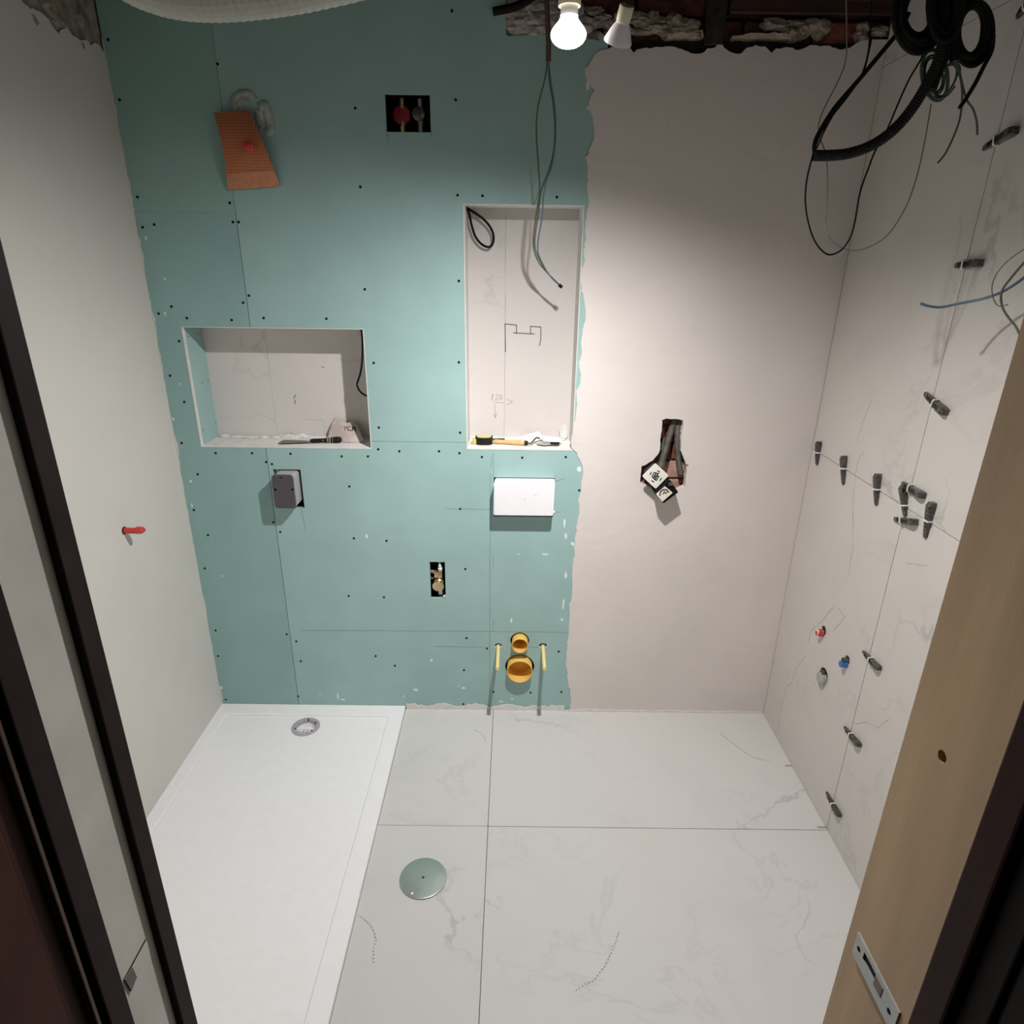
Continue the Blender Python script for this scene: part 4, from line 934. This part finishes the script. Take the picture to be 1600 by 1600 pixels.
# reflector spotlight
t = thing('reflector_spotlight', 'white reflector spotlight dangling beside the glowing bulb', 'lamp', (1.46, -.875, TOP-.001))
yS = -.875
A = WY(980, 8, yS-.034); B = WY(965, 66, yS-.002); axs = (B-A).normalized(); LL = (B-A).length
mk('holder', lathe([(0,0),(.0125,0),(.0135,.002),(.0135,.024),(.0115,.026),(0,.026)], A, axs, 26), M_cream, t, smooth=True)
mk('shell', lathe([(.0105,.26*LL),(.0110,.42*LL),(.0135,.49*LL),(.0190,.66*LL),(.0240,.86*LL),(.0266,.965*LL),(.0268,LL),(.0245,LL),(.0238,LL-.003)], A, axs, 36), M_wlamp, t, smooth=True)
mk('lens', lathe([(.0244,LL-.002),(.020,LL-.0005),(0,LL)], A, axs, 32), M_lens, t, smooth=True)
mk('cord', join(tube([A, A-axs*.02+Vector((.003,0,.01)), A+Vector((.02,.0,.10)), Vector((1.47,yS,TOP-.003))], .0016, 6), tube([A+Vector((.005,0,0)), A-axs*.02+Vector((.010,0,.008)), A+Vector((.035,.0,.09)), Vector((1.495,yS,TOP-.003))], .0016, 6)), M_blk2, t)
ld = bpy.data.lights.new('spot_beam', 'SPOT'); ld.energy = SPOT_W; ld.color = (1, .975, .95); ld.spot_size = math.radians(170); ld.spot_blend = 1.0; ld.shadow_soft_size = .018
lo = bpy.data.objects.new('spot_beam', ld); COL.objects.link(lo); lo.location = B+axs*.004
lo.rotation_euler = Vector((.19, .02, 1)).to_track_quat('Z', 'Y').to_euler()

# ------------------------------------------------------------------ white duct across the top
P = [WY(u, v, -1.22) for u, v in ((90,-230),(135,-120),(185,-55),(245,-24),(315,-14),(400,-19),(490,-34),(590,-62),(680,-120))]
SP = smoothpath(P, 14)
o = mk('ventilation_duct', tube(SP, .034, 24, raw=True, rfun=lambda i: .036*(1+.014*(1 if i % 2 else -1))), M_duct, origin=P[4], smooth=False); tag(o, 'white flexible duct sagging across the top left', 'duct')

# ------------------------------------------------------------------ cable bundle at upper right
YB = .72
def wireB(name, label, pts, r, mat, cat='cable', y=YB, n=8): return wire(name, label, [(u, v, y if len(q) == 2 else q[2]) for q in pts for u, v in [q[:2]]], r, mat, cat, n)
def coil(label, cu, cv, ru, rv_, turns, r, mat, y0, wob, seed, rot=0., name='cable_coil'):
    rr = random.Random(seed); pts = []
    T = [(rr.uniform(-.12,.12), rr.uniform(-.10,.12), rr.uniform(.55,1.05), rr.uniform(-.02,.02)) for _ in range(turns+1)]
    for k in range(turns*14):
        a = 2*PI*k/14; q = k/14; i = int(q); t = q-i; A, B = T[i], T[i+1]
        ox, oy, f, oz = [A[c]*(1-t)+B[c]*t for c in range(4)]
        u = ru*(ox+f*math.cos(a)); v = rv_*(oy+f*math.sin(a))
        pts.append(WY(cu+u*math.cos(rot)-v*math.sin(rot), cv+u*math.sin(rot)+v*math.cos(rot), -y0+oz))
    o = mk(name, tube(pts, r, 8, sub=3), mat, origin=pts[0], smooth=True); return tag(o, label, 'cable')
coil('large coil of black cable, left one of the bundle at the ceiling', 1437, 20, 37, 58, 11, .005, M_black, .72, .16, 1)
coil('black cable coil at the right of the ceiling bundle', 1519, 50, 29, 52, 10, .0055, M_black, .70, .16, 4, .08)
coil('small black coil tangled in the middle of the ceiling bundle', 1476, 14, 28, 56, 9, .006, M_black, .74, .15, 9)
coil('loose coil of thin green wire under the black cables', 1460, 118, 22, 42, 5, .0023, M_green, .70, .14, 3, -.15, 'wire_coil')
coil('thinner green wire loop right of the green coil', 1480, 124, 18, 38, 3, .0021, M_green, .70, .14, 6, .5, 'wire_coil')
wireB('black_cable', 'thick black cable trunk dropping from the ceiling through the bundle', [(1462,-60),(1466,-10),(1474,40),(1478,80),(1466,110),(1455,140)], .011, M_black)
wireB('black_cable', 'second thick black cable of the ceiling bundle, ending behind the coils', [(1495,-60),(1490,0),(1488,50),(1492,95)], .010, M_black)
wireB('black_cable', 'black cable end hanging below the right coil', [(1552,55),(1549,80),(1537,104),(1525,128),(1512,150),(1499,169)], .0045, M_black)
# corrugated conduit
P = [WY(u, v, -YB) for u, v in ((1271,243),(1295,243),(1325,240),(1358,229),(1388,210),(1414,184),(1436,153),(1452,124),(1466,95),(1474,60),(1474,10),(1470,-60))]
SP = smoothpath(P, 14)
o = mk('corrugated_conduit', tube(SP, .0135, 12, raw=True, rfun=lambda i: .0112*(1+.07*(1 if i % 2 else -1))), M_blk2, origin=P[0]); tag(o, 'thick black corrugated conduit curving down from the cable bundle', 'conduit')
wireB('black_cable', 'black cable running from the bundle into the open conduit end', [(1420,20),(1405,48),(1375,85),(1340,127),(1307,165),(1287,195),(1274,220),(1273,238),(1282,243)], .0048, M_black)
wireB('loop_wire', 'dark wire making the lowest long loop below the conduit', [(1358,-60),(1361,0),(1360,45),(1356,85),(1345,120),(1325,150),(1300,182),(1281,212),(1270,243),(1260,285),(1259,325),(1268,365),(1281,388),(1296,398),(1314,391),(1328,372),(1336,345),(1344,300),(1358,260),(1368,235),(1385,205),(1402,165),(1420,125),(1443,84),(1450,50)], .0020, M_black, 'wire')
wireB('loop_wire', 'thin grey wire making the wide loop crossing the dark one', [(1320,-60),(1322,0),(1323,70),(1320,100),(1308,130),(1290,165),(1279,195),(1283,220),(1291,245),(1293,290),(1290,345),(1293,366),(1303,380),(1320,389),(1340,391),(1362,384),(1385,369),(1403,345),(1420,313),(1434,270),(1444,225),(1452,180),(1455,162)], .0014, M_greyw, 'wire')
wireB('loop_wire', 'thin dark wire from the ceiling joining the conduit end', [(1362,60),(1350,110),(1332,140),(1305,175),(1288,205),(1276,232)], .0018, M_black, 'wire')
wireB('loose_wire', 'thin wire end hanging straight below the coils', [(1488,70),(1498,110),(1503,140),(1502,170),(1498,192),(1488,218),(1477,240),(1465,255)], .0020, M_green, 'wire')
wireB('loose_wire', 'green wire end hanging right of the coils, near the topmost wedges', [(1495,90),(1502,125),(1510,155),(1520,170),(1526,190),(1527,211)], .0022, M_green, 'wire')
# wires at the right edge
wireB('loose_wire', 'blue-grey wire reaching in from the right edge under the high flat-lying wedge', [(1438,474,.78),(1450,478,.785),(1470,480,.79),(1500,474,.81),(1535,467,.84),(1562,458,.87),(1580,448,.89),(1600,434,.91),(1625,412,.94)], .0030, M_blue, 'wire')
wireB('loose_wire', 'olive wire curling down to the light wooden post', [(1625,385,.95),(1605,405,.93),(1585,428,.91),(1568,450,.89),(1564,465,.88),(1567,482,.89),(1577,498,.91),(1587,510,.93),(1595,528,.95),(1598,545,.96)], .0024, M_ygr, 'wire')
wireB('loose_wire', 'faint thin grey wire making a small loop at the right picture edge', [(1630,365,.95),(1610,383,.94),(1590,396,.92),(1570,412,.90),(1556,430,.88),(1550,448,.87),(1552,466,.87),(1560,478,.88),(1575,476,.90)], .0012, M_greyw, 'wire')
